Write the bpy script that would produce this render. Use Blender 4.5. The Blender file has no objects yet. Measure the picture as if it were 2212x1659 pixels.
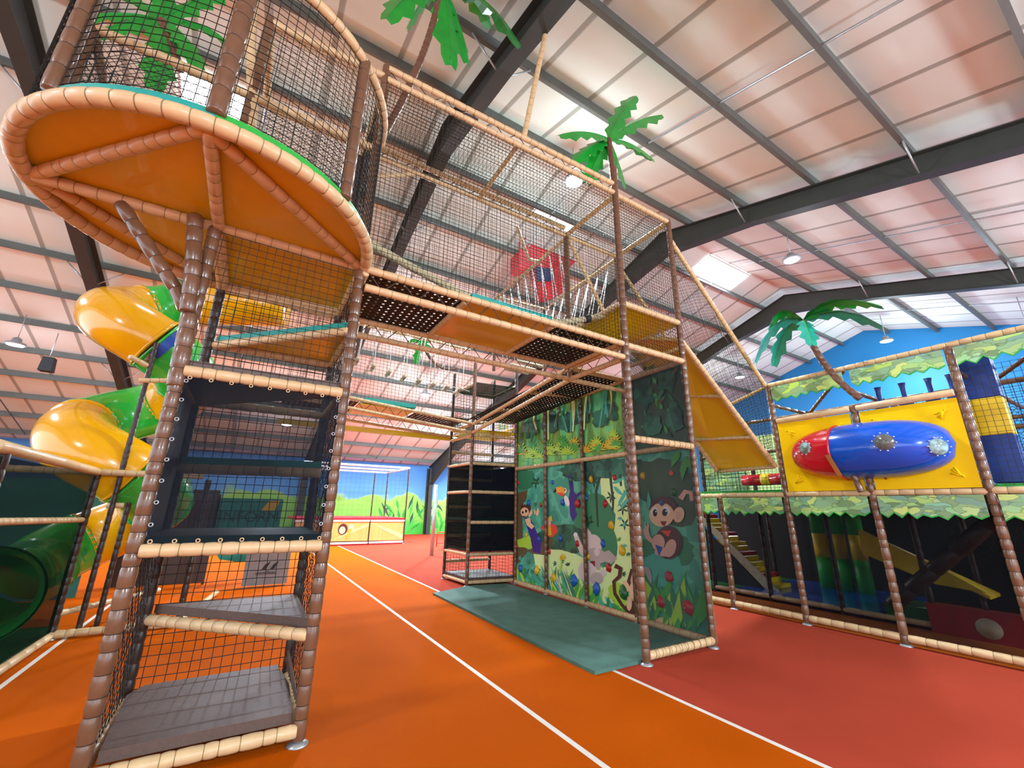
import bpy, math, random
from mathutils import Vector as V, Matrix, noise
rnd = random.Random(11)
C = bpy.context.scene.collection
PI = math.pi
sin, cos = math.sin, math.cos

# ------------------------------------------------------------------ camera
EYE = V((0, 0, 1.7)); FPX = 904.26
yaw, pitch, roll = .5451, .2874, .015
Fv = V((sin(yaw)*cos(pitch), cos(yaw)*cos(pitch), sin(pitch)))
r0 = V((cos(yaw), -sin(yaw), 0)); u0 = r0.cross(Fv)
Rv = cos(roll)*r0 + sin(roll)*u0; Uv = -sin(roll)*r0 + cos(roll)*u0
cam = bpy.data.objects.new('camera', bpy.data.cameras.new('camera')); C.objects.link(cam)
m = Matrix((Rv, Uv, -Fv)).transposed().to_4x4(); m.translation = EYE
cam.matrix_world = m
cam.data.sensor_width = 36; cam.data.lens = FPX/2212*36; cam.data.clip_end = 200; cam.data.clip_start = .05
bpy.context.scene.camera = cam
def ray(x, y): return Fv + Rv*((x-1106)/FPX) - Uv*((y-829.5)/FPX)
def atX(x, y, X): d = ray(x, y); return EYE + d*(X/d.x)
def atY(x, y, Y): d = ray(x, y); return EYE + d*(Y/d.y)
def atZ(x, y, Z): d = ray(x, y); return EYE + d*((Z-EYE.z)/d.z)

# ------------------------------------------------------------------ materials
def s2l(c): return c/12.92 if c <= .04045 else ((c+.055)/1.055)**2.4
def rgb(h): return tuple(s2l(int(h[i:i+2], 16)/255) for i in (0, 2, 4)) + (1,)
MT = {}
def mat(n, h, rough=.5, var=.0, scale=6., bump=0., metal=0., spec=.5, coat=0., emit=None, es=1., h2=None, alpha=None, trans=0., sub=0.):
    m_ = bpy.data.materials.new(n); m_.use_nodes = True; nt = m_.node_tree; b = nt.nodes['Principled BSDF']
    b.inputs['Base Color'].default_value = rgb(h); b.inputs['Roughness'].default_value = rough
    b.inputs['Metallic'].default_value = metal; b.inputs['Specular IOR Level'].default_value = spec
    b.inputs['Coat Weight'].default_value = coat
    if trans: b.inputs['Transmission Weight'].default_value = trans
    if emit: b.inputs['Emission Color'].default_value = rgb(emit); b.inputs['Emission Strength'].default_value = es
    if var or bump or h2:
        tc = nt.nodes.new('ShaderNodeTexCoord'); no = nt.nodes.new('ShaderNodeTexNoise')
        no.inputs['Scale'].default_value = scale; no.inputs['Detail'].default_value = 4
        nt.links.new(tc.outputs['Object'], no.inputs['Vector'])
        if var or h2:
            mx = nt.nodes.new('ShaderNodeMix'); mx.data_type = 'RGBA'
            a = rgb(h); b2 = rgb(h2) if h2 else tuple(max(0, c*(1-var)) for c in a[:3]) + (1,)
            a1 = a if h2 else tuple(min(1, c*(1+var*.6)) for c in a[:3]) + (1,)
            mx.inputs['A'].default_value = a1; mx.inputs['B'].default_value = b2
            mr = nt.nodes.new('ShaderNodeMapRange'); mr.inputs['From Min'].default_value = .35; mr.inputs['From Max'].default_value = .65
            nt.links.new(no.outputs['Fac'], mr.inputs['Value']); nt.links.new(mr.outputs['Result'], mx.inputs['Factor'])
            nt.links.new(mx.outputs['Result'], b.inputs['Base Color'])
        if bump:
            bp = nt.nodes.new('ShaderNodeBump'); bp.inputs['Strength'].default_value = bump; bp.inputs['Distance'].default_value = .02
            nt.links.new(no.outputs['Fac'], bp.inputs['Height']); nt.links.new(bp.outputs['Normal'], b.inputs['Normal'])
    if alpha is not None: b.inputs['Alpha'].default_value = alpha
    MT[n] = m_; return m_
mat('tan', 'dcb88a', .38, .07, 9, .15, coat=.15)
mat('tan_tie', '8a7448', .6)
mat('brown', '74503a', .3, .12, 7, .15, coat=.35)
mat('brown_tie', '2c1d14', .6)
mat('dbrown', '3e2c25', .4, .1, 7)
mat('net', '1d1914', .7)
mat('net_tan', '6c5a3c', .7)
mat('black', '16171c', .6, .2, 30)
mat('web', '15131a', .7, .2, 30)
mat('orange_board', 'efc610', .3, .06, 2, .04, coat=.25)
mat('teal', '1f9a90', .5, .1, 8)
mat('teal_dark', '1c6a62', .55, .1, 8)
mat('green_pad', '2aa83c', .45, .1, 8)
mat('step', '5e4840', .55, .1, 40, .08)
mat('rope', 'cbbd97', .8, .15, 40)
mat('white_rope', 'f3f0ec', .7)
mat('wood', 'c9b79a', .7, .15, 12)
mat('yellow_tube', 'f5ad0a', .18, .04, 2, .02, coat=.5)
mat('green_tube', '2fb944', .2, .04, 2, .02, coat=.5)
mat('red_tube', 'd01028', .18, .05, 2, coat=.5)
mat('blue_tube', '0d54c8', .18, .05, 2, coat=.5)
mat('yellow_panel', 'f8c806', .45, .03, 2, .03, spec=.12)
mat('blue_pad', '14368c', .45, .1, 8)
mat('yellow_pad', 'f4c81c', .45, .08, 8)
mat('red_pad', 'b0202a', .45, .1, 8)
mat('dgreen_pad', '1f6a34', .5, .1, 8)
mat('steel', '666a65', .5, .08, 3, metal=.1)
mat('steel_dark', '3a3c38', .55, .08, 3, metal=.05, spec=.3)
mat('galv', 'b9bfc4', .35, .1, 20, metal=.6)
mat('white', 'f2f0ee', .4)
mat('grey', '8f8f92', .5, .1, 8)
mat('mat_green', '4c7468', .75, .12, 5, .1)
mat('palm', '16952f', .35, .15, 5, .1, coat=.2)
mat('palm_teal', '2aa890', .35, .15, 5, .1, coat=.2)
mat('trunk', '6e4636', .35, .12, 7, .1, coat=.3)
mat('rodsteel', '54433a', .45, metal=.6)
mat('glass_bubble', 'dfe9ea', .05, spec=.9, alpha=.12, coat=.6)
mat('bolt', 'e8e8ea', .2, metal=.7)
mat('stripe_blue', '1746a4', .35)
mat('bamboo', 'e8b45c', .5, .15, 3)
mat('bamboo_dark', 'a86a28', .5)
mat('bamboo_light', 'f8dc8e', .5)
mat('red_red', 'cf2230', .4)
mat('lamp_on', 'ffffff', .5, emit='ffffff', es=60)
mat('sky_pane', 'ffffff', .5, emit='f4f2ff', es=9)
mat('lamp_dim', 'ffffff', .5, emit='fff2f6', es=4)
mat('boom_red', 'd0242c', .45, .1, 3)
mat('navy', '1c2c60', .5, .1, 3)
mat('gable_blue', '0a72b0', .6, .04, 1)
mat('wall_navy', '123060', .4)
mat('leafstrip', '6f9a62', .5)
def fabric(n, h, op):
    m_ = bpy.data.materials.new(n); m_.use_nodes = True; nt = m_.node_tree; nt.nodes.clear()
    o = nt.nodes.new('ShaderNodeOutputMaterial'); t = nt.nodes.new('ShaderNodeBsdfTransparent'); d = nt.nodes.new('ShaderNodeBsdfDiffuse')
    mx = nt.nodes.new('ShaderNodeMixShader'); d.inputs['Color'].default_value = rgb(h); mx.inputs[0].default_value = op
    nt.links.new(t.outputs[0], mx.inputs[1]); nt.links.new(d.outputs[0], mx.inputs[2]); nt.links.new(mx.outputs[0], o.inputs[0]); MT[n] = m_
fabric('mesh_dark', '20242c', .55)
fabric('mesh_light', '262a2a', .32)
fabric('mesh_teal', '123c38', .72)
fabric('mesh_heavy', '181c20', .42)
fabric('mesh_t2', '1c2230', .92)
fabric('mesh_lf', '14201c', .6)
mat('view_pale', 'a8d4dc', .2, scale=14, h2='5c6a50')
mat('view_brown', '5a4630', .2, scale=14, h2='2c241c')
def nodes(n):
    m_ = bpy.data.materials.new(n); m_.use_nodes = True; MT[n] = m_; nt = m_.node_tree
    return nt, nt.nodes['Principled BSDF'], (lambda t: nt.nodes.new('ShaderNode'+t)), nt.links.new
def ramp(N, stops, interp='LINEAR'):
    r = N('ValToRGB'); e = r.color_ramp.elements; r.color_ramp.interpolation = interp
    e[0].position, e[0].color = stops[0][0], rgb(stops[0][1]); e[1].position, e[1].color = stops[-1][0], rgb(stops[-1][1])
    for p, c in stops[1:-1]: x = e.new(p); x.color = rgb(c)
    return r
def court(n, h):
    nt, b, N, L = nodes(n); b.inputs['Roughness'].default_value = .85; b.inputs['Specular IOR Level'].default_value = .04
    tc = N('TexCoord'); a = N('TexNoise'); a.inputs['Scale'].default_value = 1.1; a.inputs['Detail'].default_value = 5
    f = N('TexNoise'); f.inputs['Scale'].default_value = 260; mx = N('Mix'); mx.data_type = 'RGBA'; L(tc.outputs['Object'], a.inputs['Vector']); L(tc.outputs['Object'], f.inputs['Vector'])
    c = rgb(h); mx.inputs['A'].default_value = tuple(v*.86 for v in c[:3])+(1,); mx.inputs['B'].default_value = tuple(min(1, v*1.1) for v in c[:3])+(1,)
    L(a.outputs['Fac'], mx.inputs['Factor']); L(mx.outputs['Result'], b.inputs['Base Color'])
    bp = N('Bump'); bp.inputs['Strength'].default_value = .25; bp.inputs['Distance'].default_value = .003; L(f.outputs['Fac'], bp.inputs['Height']); L(bp.outputs['Normal'], b.inputs['Normal'])
court('floor_orange', 'c05402'); court('floor_red', 'b04430'); court('floor_brown', 'cc6a24')
mat('line', 'ece4da', .6, .06, 5)
# roof lining: pale sheets with taped seams every 1.15 m along X
nt, b, N, L = nodes('roof'); b.inputs['Roughness'].default_value = .7
tc = N('TexCoord'); sp = N('SeparateXYZ'); L(tc.outputs['Object'], sp.inputs[0])
m1 = N('Math'); m1.operation = 'MULTIPLY'; m1.inputs[1].default_value = 1/1.15; L(sp.outputs['X'], m1.inputs[0])
m2 = N('Math'); m2.operation = 'FRACT'; L(m1.outputs[0], m2.inputs[0])
rp = ramp(N, [(0, 'a6aaa0'), (.075, 'a8aca2'), (.1, 'e2eae2'), (1, 'e6eee6')]); L(m2.outputs[0], rp.inputs[0]); L(rp.outputs[0], b.inputs['Base Color'])
no = N('TexNoise'); no.inputs['Scale'].default_value = 1.5; L(tc.outputs['Object'], no.inputs['Vector'])
bp = N('Bump'); bp.inputs['Strength'].default_value = .25; bp.inputs['Distance'].default_value = .1; L(no.outputs['Fac'], bp.inputs['Height']); L(bp.outputs['Normal'], b.inputs['Normal'])
# painted far wall: blue sky over pale-green trees
nt, b, N, L = nodes('far_mural'); b.inputs['Roughness'].default_value = .7
tc = N('TexCoord'); sp = N('SeparateXYZ'); L(tc.outputs['Object'], sp.inputs[0])
no = N('TexNoise'); no.inputs['Scale'].default_value = .55; no.inputs['Detail'].default_value = 3; L(tc.outputs['Object'], no.inputs['Vector'])
v = N('TexVoronoi'); v.inputs['Scale'].default_value = .8; L(tc.outputs['Object'], v.inputs['Vector'])
a1 = N('Math'); a1.operation = 'MULTIPLY_ADD'; a1.inputs[1].default_value = 1.3; L(no.outputs['Fac'], a1.inputs[0]); L(sp.outputs['Z'], a1.inputs[2])
a2 = N('Math'); a2.operation = 'MULTIPLY_ADD'; a2.inputs[1].default_value = .9; L(v.outputs['Distance'], a2.inputs[0]); L(a1.outputs[0], a2.inputs[2])
a3 = N('Math'); a3.operation = 'DIVIDE'; a3.inputs[1].default_value = 6; L(a2.outputs[0], a3.inputs[0])
rp = ramp(N, [(0, '2aa52c'), (.3, '4db83a'), (.34, '86c64e'), (.5, '8fc850'), (.56, 'a0cf60'), (.585, '5f9fdc'), (1, '3f86d4')]); L(a3.outputs[0], rp.inputs[0]); L(rp.outputs[0], b.inputs['Base Color'])
# leaf print on the fascia boards
nt, b, N, L = nodes('leaf_print'); b.inputs['Roughness'].default_value = .35
tc = N('TexCoord'); mp = N('Mapping'); mp.inputs['Scale'].default_value = (1, .75, 1.7); mp.inputs['Rotation'].default_value = (.5, 0, 0); L(tc.outputs['Object'], mp.inputs[0])
nz = N('TexNoise'); nz.inputs['Scale'].default_value = 4; L(mp.outputs[0], nz.inputs['Vector'])
mv = N('Mix'); mv.data_type = 'RGBA'; mv.inputs['Factor'].default_value = .3; L(mp.outputs[0], mv.inputs['A']); L(nz.outputs['Color'], mv.inputs['B'])
v = N('TexVoronoi'); v.inputs['Scale'].default_value = 10; L(mv.outputs['Result'], v.inputs['Vector'])
rp = ramp(N, [(0, '6a8c5a'), (.25, '8fae78'), (.42, '7aa592'), (.55, '9ec47a'), (.7, 'cfe07c'), (.85, '8fcaa4'), (1, 'b8d85e')]); sc_ = N('SeparateColor'); L(v.outputs['Color'], sc_.inputs[0]); L(sc_.outputs[0], rp.inputs[0])
v2 = N('TexVoronoi'); v2.feature = 'DISTANCE_TO_EDGE'; v2.inputs['Scale'].default_value = 10; L(mv.outputs['Result'], v2.inputs['Vector'])
rp2 = ramp(N, [(0, '4c6c48'), (.06, 'ffffff'), (1, 'ffffff')]); L(v2.outputs['Distance'], rp2.inputs[0])
mm = N('Mix'); mm.data_type = 'RGBA'; mm.blend_type = 'MULTIPLY'; mm.inputs['Factor'].default_value = .55; L(rp.outputs[0], mm.inputs['A']); L(rp2.outputs[0], mm.inputs['B']); L(mm.outputs['Result'], b.inputs['Base Color'])
# jungle print colours (blotchy foliage)
def jungle(n, stops, scale, zs=1., det=4):
    nt, b, N, L = nodes(n); b.inputs['Roughness'].default_value = .45
    tc = N('TexCoord'); mp = N('Mapping'); mp.inputs['Scale'].default_value = (1, 1, zs); L(tc.outputs['Object'], mp.inputs[0])
    no = N('TexNoise'); no.inputs['Scale'].default_value = scale; no.inputs['Detail'].default_value = det; L(mp.outputs[0], no.inputs['Vector'])
    rp = ramp(N, stops, 'CONSTANT' if det < 4 else 'LINEAR'); L(no.outputs['Fac'], rp.inputs[0]); L(rp.outputs[0], b.inputs['Base Color'])
jungle('jungle_bg', [(0, '3f9a84'), (.42, '4fae94'), (.5, '66c4a6'), (.58, '4ba890'), (1, '3f9a84')], 1.6, 1., 2)
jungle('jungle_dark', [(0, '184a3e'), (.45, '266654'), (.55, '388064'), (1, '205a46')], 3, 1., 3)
jungle('jungle_grass', [(0, '1e5a30'), (.42, '3c8a34'), (.5, '8fb83c'), (.56, '4f9a48'), (1, 'd2dc5a')], 5, .35, 5)
jungle('jungle_top', [(0, '3c7238'), (.38, '6a9a44'), (.45, '5fdca4'), (.52, '96d868'), (.6, '5c9448'), (1, 'ecec60')], 2.6, .35, 6)
jungle('jungle_dull', [(0, '2a3c30'), (.5, '3c5844'), (1, '6a8458')], 3, .5, 5)  # dull dark green foliage print
for k, h in dict(p_cream='e4fcae', p_dk='1f4c3e', p_monkey='5a2c36', p_skin='fccca6', p_pink='f0b8a8', p_red='f0503a', p_orange='ffb03c', p_yel='ecc030', p_purple='402a88', p_white='f4f0ee', p_black='14121a', p_grey='c0b0ae', p_grey2='e2d2d0', p_lime='b8e048', p_leaf='4cae4c', p_leaf2='388a62', p_teal='50bca6', p_trunk='6a5a3a', p_mbrown='5c2a22', p_blue='1c5cb8', p_mouth='8c1c20', p_eye='2c140c').items(): mat(k, h, .5)
for k, h in dict(hold_red='c01c2c', hold_blue='1a60c0', hold_yellow='e8b820', hold_green='1c6a34').items(): mat(k, h, .35, coat=.3)

# ------------------------------------------------------------------ mesh helpers
class MB:
    def __init__(s): s.v = []; s.f = []; s.mi = []; s.ms = []; s.sm = []
    def mat(s, n):
        if n not in s.ms: s.ms.append(n)
        return s.ms.index(n)
    def add(s, vs, fs, mt, smooth=False):
        o = len(s.v); s.v += [tuple(v) for v in vs]; k = s.mat(mt) if isinstance(mt, str) else None
        for i, f in enumerate(fs):
            s.f.append(tuple(o+j for j in f)); s.mi.append(k if k is not None else s.mat(mt[i])); s.sm.append(smooth)
        return s
    def box(s, lo, hi, mt):
        x0, y0, z0 = lo; x1, y1, z1 = hi
        return s.add([(x0, y0, z0), (x1, y0, z0), (x1, y1, z0), (x0, y1, z0), (x0, y0, z1), (x1, y0, z1), (x1, y1, z1), (x0, y1, z1)],
              [(0, 3, 2, 1), (4, 5, 6, 7), (0, 1, 5, 4), (1, 2, 6, 5), (2, 3, 7, 6), (3, 0, 4, 7)], mt)
    def prism(s, pts, off, mt):      # polygon pts (3D) extruded by vector off
        n = len(pts); off = V(off); a = [V(p) for p in pts]
        return s.add(a+[p+off for p in a], [tuple(range(n-1, -1, -1)), tuple(range(n, 2*n))]+[(i, (i+1) % n, n+(i+1) % n, n+i) for i in range(n)], mt)
    def poly(s, pts, mt): return s.add(pts, [tuple(range(len(pts)))], mt)
    def sweep(s, pts, rads, mt, n=10, closed=False, smooth=True, caps=True, fm=None):
        P = [V(p) for p in pts]; N_ = len(P); vs = []; up = None
        for i in range(N_):
            if closed: t = P[(i+1) % N_]-P[i-1]
            else: t = P[min(i+1, N_-1)]-P[max(i-1, 0)]
            if t.length < 1e-9: t = V((0, 0, 1))
            t.normalize()
            if up is None:
                up = V((0, 0, 1)) if abs(t.z) < .9 else V((1, 0, 0))
            a = up - t*up.dot(t)
            if a.length < 1e-5: a = t.orthogonal()
            a.normalize(); up = a; b_ = t.cross(a)
            for k in range(n):
                g = 2*PI*k/n; vs.append(P[i]+(a*cos(g)+b_*sin(g))*rads[i])
        fs = []; ms = []
        for i in range(N_ if closed else N_-1):
            j = (i+1) % N_
            for k in range(n):
                l = (k+1) % n; fs.append((i*n+k, i*n+l, j*n+l, j*n+k)); ms.append(fm[i] if fm else mt)
        if caps and not closed:
            fs.append(tuple(range(n-1, -1, -1))); ms.append(mt); fs.append(tuple((N_-1)*n+k for k in range(n))); ms.append(mt)
        return s.add(vs, fs, ms, smooth)
    def rod(s, a, b, r, mt, n=6): return s.sweep([a, b], [r, r], mt, n)
    def foam(s, path, r=.048, mt='tan', seg=.13, n=12, closed=False):
        # padded tube pinched by cable ties; path is a polyline
        P = [V(p) for p in path]
        if closed: P.append(P[0])
        cum = [0]
        for a, b in zip(P, P[1:]): cum.append(cum[-1]+(b-a).length)
        Lt = cum[-1]
        def at(d):
            d = max(0, min(Lt, d)); i = 0
            while i < len(cum)-2 and cum[i+1] < d: i += 1
            w = (d-cum[i])/max(1e-9, cum[i+1]-cum[i]); return P[i].lerp(P[i+1], w)
        k = max(1, round(Lt/seg)); cuts = [0]+[(i+rnd.uniform(-.22, .22))*Lt/k for i in range(1, k)]+[Lt]
        pts, rd, fm = [], [], []; tie = mt+'_tie' if mt+'_tie' in MT else mt
        for i in range(k):
            a, b = cuts[i], cuts[i+1]; bl = r*rnd.uniform(1., 1.05)
            for d, q, m_ in ((a+.003, r*.9, mt), (a+.014, r*.985, mt), ((a+b)/2, bl, mt), (b-.014, r*.985, mt), (b-.003, r*.9, tie)):
                pts.append(at(d)); rd.append(q); fm.append(m_)
        return s.sweep(pts, rd, mt, n, closed=False, fm=fm)
    def net(s, a, b, c, d, cell=.055, r=.0028, mt='net', wob=.006, diag=False):
        # strands between edge a-b / d-c and a-d / b-c of the quad a,b,c,d
        a, b, c, d = map(V, (a, b, c, d)); U = max((b-a).length, (c-d).length); W = max((d-a).length, (c-b).length)
        nu, nw = max(2, int(U/cell)), max(2, int(W/cell)); nrm = (b-a).cross(d-a); nrm.normalize()
        def pt(u, w): return a.lerp(b, u).lerp(d.lerp(c, u), w)
        def strand(f, ln):
            k = max(1, int(ln/.35)); ps = []
            for i in range(k+1):
                p = f(i/k)
                if 0 < i < k: p = p+V((rnd.uniform(-1, 1), rnd.uniform(-1, 1), rnd.uniform(-1, 1)))*wob
                ps.append(p)
            s.sweep(ps, [r]*len(ps), mt, 3, smooth=False, caps=False)
        if not diag:
            for i in range(nu+1): strand(lambda w, i=i: pt(i/nu, w), W)
            for i in range(nw+1): strand(lambda u, i=i: pt(u, i/nw), U)
        else:
            for i in range(-nw, nu+1):
                lo, hi = max(0, -i/nw), min(1, (nu-i)/nw)
                if hi-lo > .02:
                    strand(lambda w, i=i: pt((i+(lo+(hi-lo)*w)*nw)/nu, lo+(hi-lo)*w), W)
                    strand(lambda w, i=i: pt(1-(i+(lo+(hi-lo)*w)*nw)/nu, lo+(hi-lo)*w), W)
        return s
    def rect(s, a, b, c, d, th, mt):
        a, b, c, d = map(V, (a, b, c, d)); n = (b-a).cross(d-a); n.normalize(); return s.prism([a, b, c, d], n*th, mt)
    def build(s, name, parent=None, **kw):
        me = bpy.data.meshes.new(name); me.from_pydata(s.v, [], s.f)
        for n in s.ms: me.materials.append(MT[n])
        me.polygons.foreach_set('material_index', s.mi); me.polygons.foreach_set('use_smooth', s.sm); me.update()
        o = bpy.data.objects.new(name, me); C.objects.link(o)
        if parent: o.parent = parent; o.matrix_parent_inverse = Matrix.Translation(-parent.location)
        for k, v_ in kw.items(): o[k] = v_
        return o
def thing(name, label, cat, loc=(0, 0, 0), group=None):
    o = bpy.data.objects.new(name, None); C.objects.link(o); o.location = loc; o.empty_display_size = .2
    o['label'] = label; o['category'] = cat
    if group: o['group'] = group
    return o
def foam(name, parent, a, b, r=.048, mt='tan', seg=.13, n=12):
    return MB().foam([a, b], r, mt, seg, n).build(name, parent)
def post(parent, x, y, z0, z1, r=.048, mt='brown', foot=True, seg=.125, n=12):
    o = MB().foam([(x, y, z0+(.03 if foot else 0)), (x, y, z1)], r, mt, seg, n).build('post', parent)
    if foot: MB().sweep([(x, y, z0), (x, y, z0+.008), (x, y, z0+.03)], [r*1.5, r*1.5, r*.6], 'galv', 16).build('foot_plate', o)
    return o
def netp(parent, *q, **k): return MB().net(*q, **k).build('net', parent)
def pad(parent, lo, hi, mt, name='mat'):
    x0, y0, z0 = lo; x1, y1, z1 = hi; e = min(.012, (z1-z0)*.3)
    P = lambda z, i: [(x0+i, y0+i, z), (x1-i, y0+i, z), (x1-i, y1-i, z), (x0+i, y1-i, z)]
    vs = P(z0, e)+P(z0+e, 0)+P(z1-e, 0)+P(z1, e); fs = [(3, 2, 1, 0), (12, 13, 14, 15)]+[(4*r+i, 4*r+(i+1) % 4, 4*r+4+(i+1) % 4, 4*r+4+i) for r in range(3) for i in range(4)]
    return MB().add(vs, fs, mt).build(name, parent)
def struct(mb, name, **kw): return mb.build(name, None, kind='structure', **kw)

# ------------------------------------------------------------------ hall shell
YR, ZR, SL = 7.4, 9.72, .31            # ridge line and slope of the rafters' underside
YF, YN, XL, XG = 27.25, -11.8, -20., 25.1
def zb(y): return ZR-SL*abs(y-YR)
fl = MB()
def strip(x0, x1, mt): fl.add([(x0, YN, 0), (x1, YN, 0), (x1, YF, 0), (x0, YF, 0)], [(0, 1, 2, 3)], mt)
xs = [(XL, -1.73, 'floor_orange'), (-1.73, -1.68, 'line'), (-1.68, 2.375, 'floor_orange'), (2.375, 2.425, 'line'), (2.425, 3.72, 'floor_orange'), (3.72, 3.77, 'line'), (3.77, XG, 'floor_red')]
for a in xs: strip(*a)
fl.box((XL, YN, -.2), (XG, YF, -.02), 'floor_red')
struct(fl, 'floor')
for nm, y0, y1 in (('ceiling', YR, YF), ('ceiling', YN, YR)):
    t = .77
    mb = MB(); vs = []; ny = 40
    for i in range(ny+1):
        y = y0+(y1-y0)*i/ny
        for x in (XL, XG): vs.append((x, y, zb(y)+t))
    mb.add(vs, [(2*i, 2*i+1, 2*i+3, 2*i+2) for i in range(ny)], 'roof'); o = struct(mb, nm)
mb = MB(); mb.box((XL, YF, 0), (XG, YF+.15, 4.95), 'far_mural'); struct(mb, 'wall_back')
mb = MB(); pts = [(XG, YN, 0), (XG, YF, 0), (XG, YF, zb(YF)+.8), (XG, YR, ZR+.8), (XG, YN, zb(YN)+.8)]; mb.prism(pts, (.15, 0, 0), 'gable_blue'); struct(mb, 'wall_right')
# purlins (Z-profile) along X
py = [YR-.95-1.63*i for i in range(11)]+[YR+.95+1.63*i for i in range(12)]
for y in py:
    if y < YN or y > YF-.2: continue
    z = zb(y)+.56; s_ = -1 if y > YR else 1; mb = MB()
    mb.box((XL, y-.012, z), (XG, y+.012, z+.2), 'steel'); mb.box((XL, min(y, y+s_*.07), z-.004), (XG, max(y, y+s_*.07), z+.012), 'steel'); struct(mb, 'ceiling_beam')
for X in (-8.6, -1.0, 6.35, 13.85, 21.3):       # mid-bay sag bars
    mb = MB()
    for s_ in (1, -1):
        p = [V((X, YR+s_*d, zb(YR+s_*d)+.6)) for d in (.3, 19)]; mb.rod(p[0], p[1], .022, 'galv', 6)
    struct(mb, 'ceiling_rod')
# portal frames
def rafter(X):
    mb = MB(); W = .13
    for s_ in (1, -1):
        ye = YF-.35 if s_ > 0 else YN+.3; n = 14; web = []
        for i in range(n+1):
            y = YR+(ye-YR)*i/n; d = abs(y-YR); dep = .5
            h = .28*max(0, 1-d/2.6)+ .75*max(0, (d-14.5)/5)**1.3
            web.append((y, zb(y)-h, zb(y)+dep))
        for (ya, a0, a1), (yb, b0, b1) in zip(web, web[1:]):
            mb.add([(X-.01, ya, a0), (X-.01, yb, b0), (X-.01, yb, b1), (X-.01, ya, a1), (X+.01, ya, a0), (X+.01, yb, b0), (X+.01, yb, b1), (X+.01, ya, a1)], [(0, 1, 2, 3), (7, 6, 5, 4)], 'steel_dark')
            for z0, z1, t in ((a0, b0, .02), (a1, b1, .02)):
                mb.prism([(X-W, ya, z0), (X+W, ya, z0), (X+W, yb, z1), (X-W, yb, z1)], (0, 0, t), 'steel_dark')
        y0, y1 = (ye-.0, ye+.0)
        zt = zb(ye)+.45
        for (u0, u1, v0, v1) in ((-W, W, .26, .28), (-W, W, -.28, -.26), (-.01, .01, -.26, .26)):
            mb.box((X+u0, ye-.28*0+v0*1.0-.0, 0), (X+u1, ye+v1, zt), 'steel_dark')
    return struct(mb, 'roof_beam')
for X in (-12.1, -4.6, 2.62, 10.1, 17.6): rafter(X)
# knee braces from purlin to rafter
for X in (10.1, 17.6, -4.6, 2.62):
    for y in py[1:11:2]+py[12::3]:
        if y > YF-3 or y < YN: continue
        mb = MB()
        for s_ in (-1, 1): mb.rod((X+s_*.6, y, zb(y)+.56), (X+s_*.1, y, zb(y)+.05), .018, 'galv', 5)
        struct(mb, 'ceiling_brace')
mb = MB(); mb.box((XL, YF-.1, 4.35), (XG, YF-.02, 4.6), 'steel'); struct(mb, 'trim_1')
# roof lights
def roofpane(x0, x1, y0, y1, n):
    mb = MB(); q = .755
    mb.add([(x0, y0, zb(y0)+q), (x1, y0, zb(y0)+q), (x1, y1, zb(y1)+q), (x0, y1, zb(y1)+q)], [(0, 1, 2, 3)], 'sky_pane')
    f = MB()
    for xa, xb, ya, yb in ((x0-.05, x0, y0, y1), (x1, x1+.05, y0, y1), (x0-.05, x1+.05, y0-.05, y0), (x0-.05, x1+.05, y1, y1+.05), ((x0+x1)/2-.02, (x0+x1)/2+.02, y0, y1)):
        f.add([(xa, ya, zb(ya)+q-.03), (xb, ya, zb(ya)+q-.03), (xb, yb, zb(yb)+q-.03), (xa, yb, zb(yb)+q-.03)], [(0, 1, 2, 3)], 'white')
    o = struct(mb, 'window_%d' % n); p = f.build('window_frame', o)
roofpane(12.7, 15.2, 7.5, 8.3, 1); roofpane(-2.5, -1.25, 8.75, 9.75, 2); roofpane(5.9, 7.4, 8.5, 8.75, 3)

# ------------------------------------------------------------------ pendant lamps
LPA, LPW = .8, .45
def lamp(X, Y, Z, power, label, on=True, colr=(1, .97, .93), rad=.22, ga=1., gp=1.):
    t = thing('pendant_lamp', label, 'lamp', (X, Y, Z), 'round high-bay lamps under the roof')
    zt = zb(Y)+.7
    MB().rod((X, Y, Z+.22), (X, Y, zt), .012, 'galv').build('suspension_rod', t)
    MB().sweep([(X, Y, Z+.24), (X, Y, Z+.2), (X, Y, Z+.1), (X, Y, Z+.06), (X, Y, Z)], [.04, .1, .12, rad, rad+.01], 'grey', 24).build('housing', t)
    MB().sweep([(X, Y, Z-.002), (X, Y, Z-.012)], [rad-.03, rad-.035], 'lamp_on' if on else 'lamp_dim', 24).build('light_disc', t)
    if power:
        cc = (colr[0]*.85, colr[1], colr[2]*1.13)
        l = bpy.data.lights.new('lamp_light', 'AREA'); l.shape = 'DISK'; l.size = .45; l.energy = power*LPA*ga; l.color = cc
        o = bpy.data.objects.new('lamp_light', l); C.objects.link(o); o.location = (X, Y, Z-.03)
        l = bpy.data.lights.new('ceiling_fill', 'POINT'); l.shadow_soft_size = .3; l.energy = power*LPW*gp; l.color = cc  # added all-round fill below each lamp, brightens the roof lining
        o = bpy.data.objects.new('ceiling_fill', l); C.objects.link(o); o.location = (X, Y, Z-.4)
def on_ray(px, py, drop):
    d = ray(px, py)
    for k in range(1, 4000):
        p = EYE+d*(k*.01)
        if p.z >= zb(p.y)+.7-drop: return p
    return p
p = on_ray(1240, 392, 1.0); lamp(p.x, p.y, p.z, 420, 'bright lamp glowing through the net beside the top palm', colr=(.96, 1, .93), gp=.5)
p = on_ray(1710, 562, 1.0); lamp(p.x, p.y, p.z, 60, 'unlit-looking round lamp hanging below the right roof light', on=False)
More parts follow.
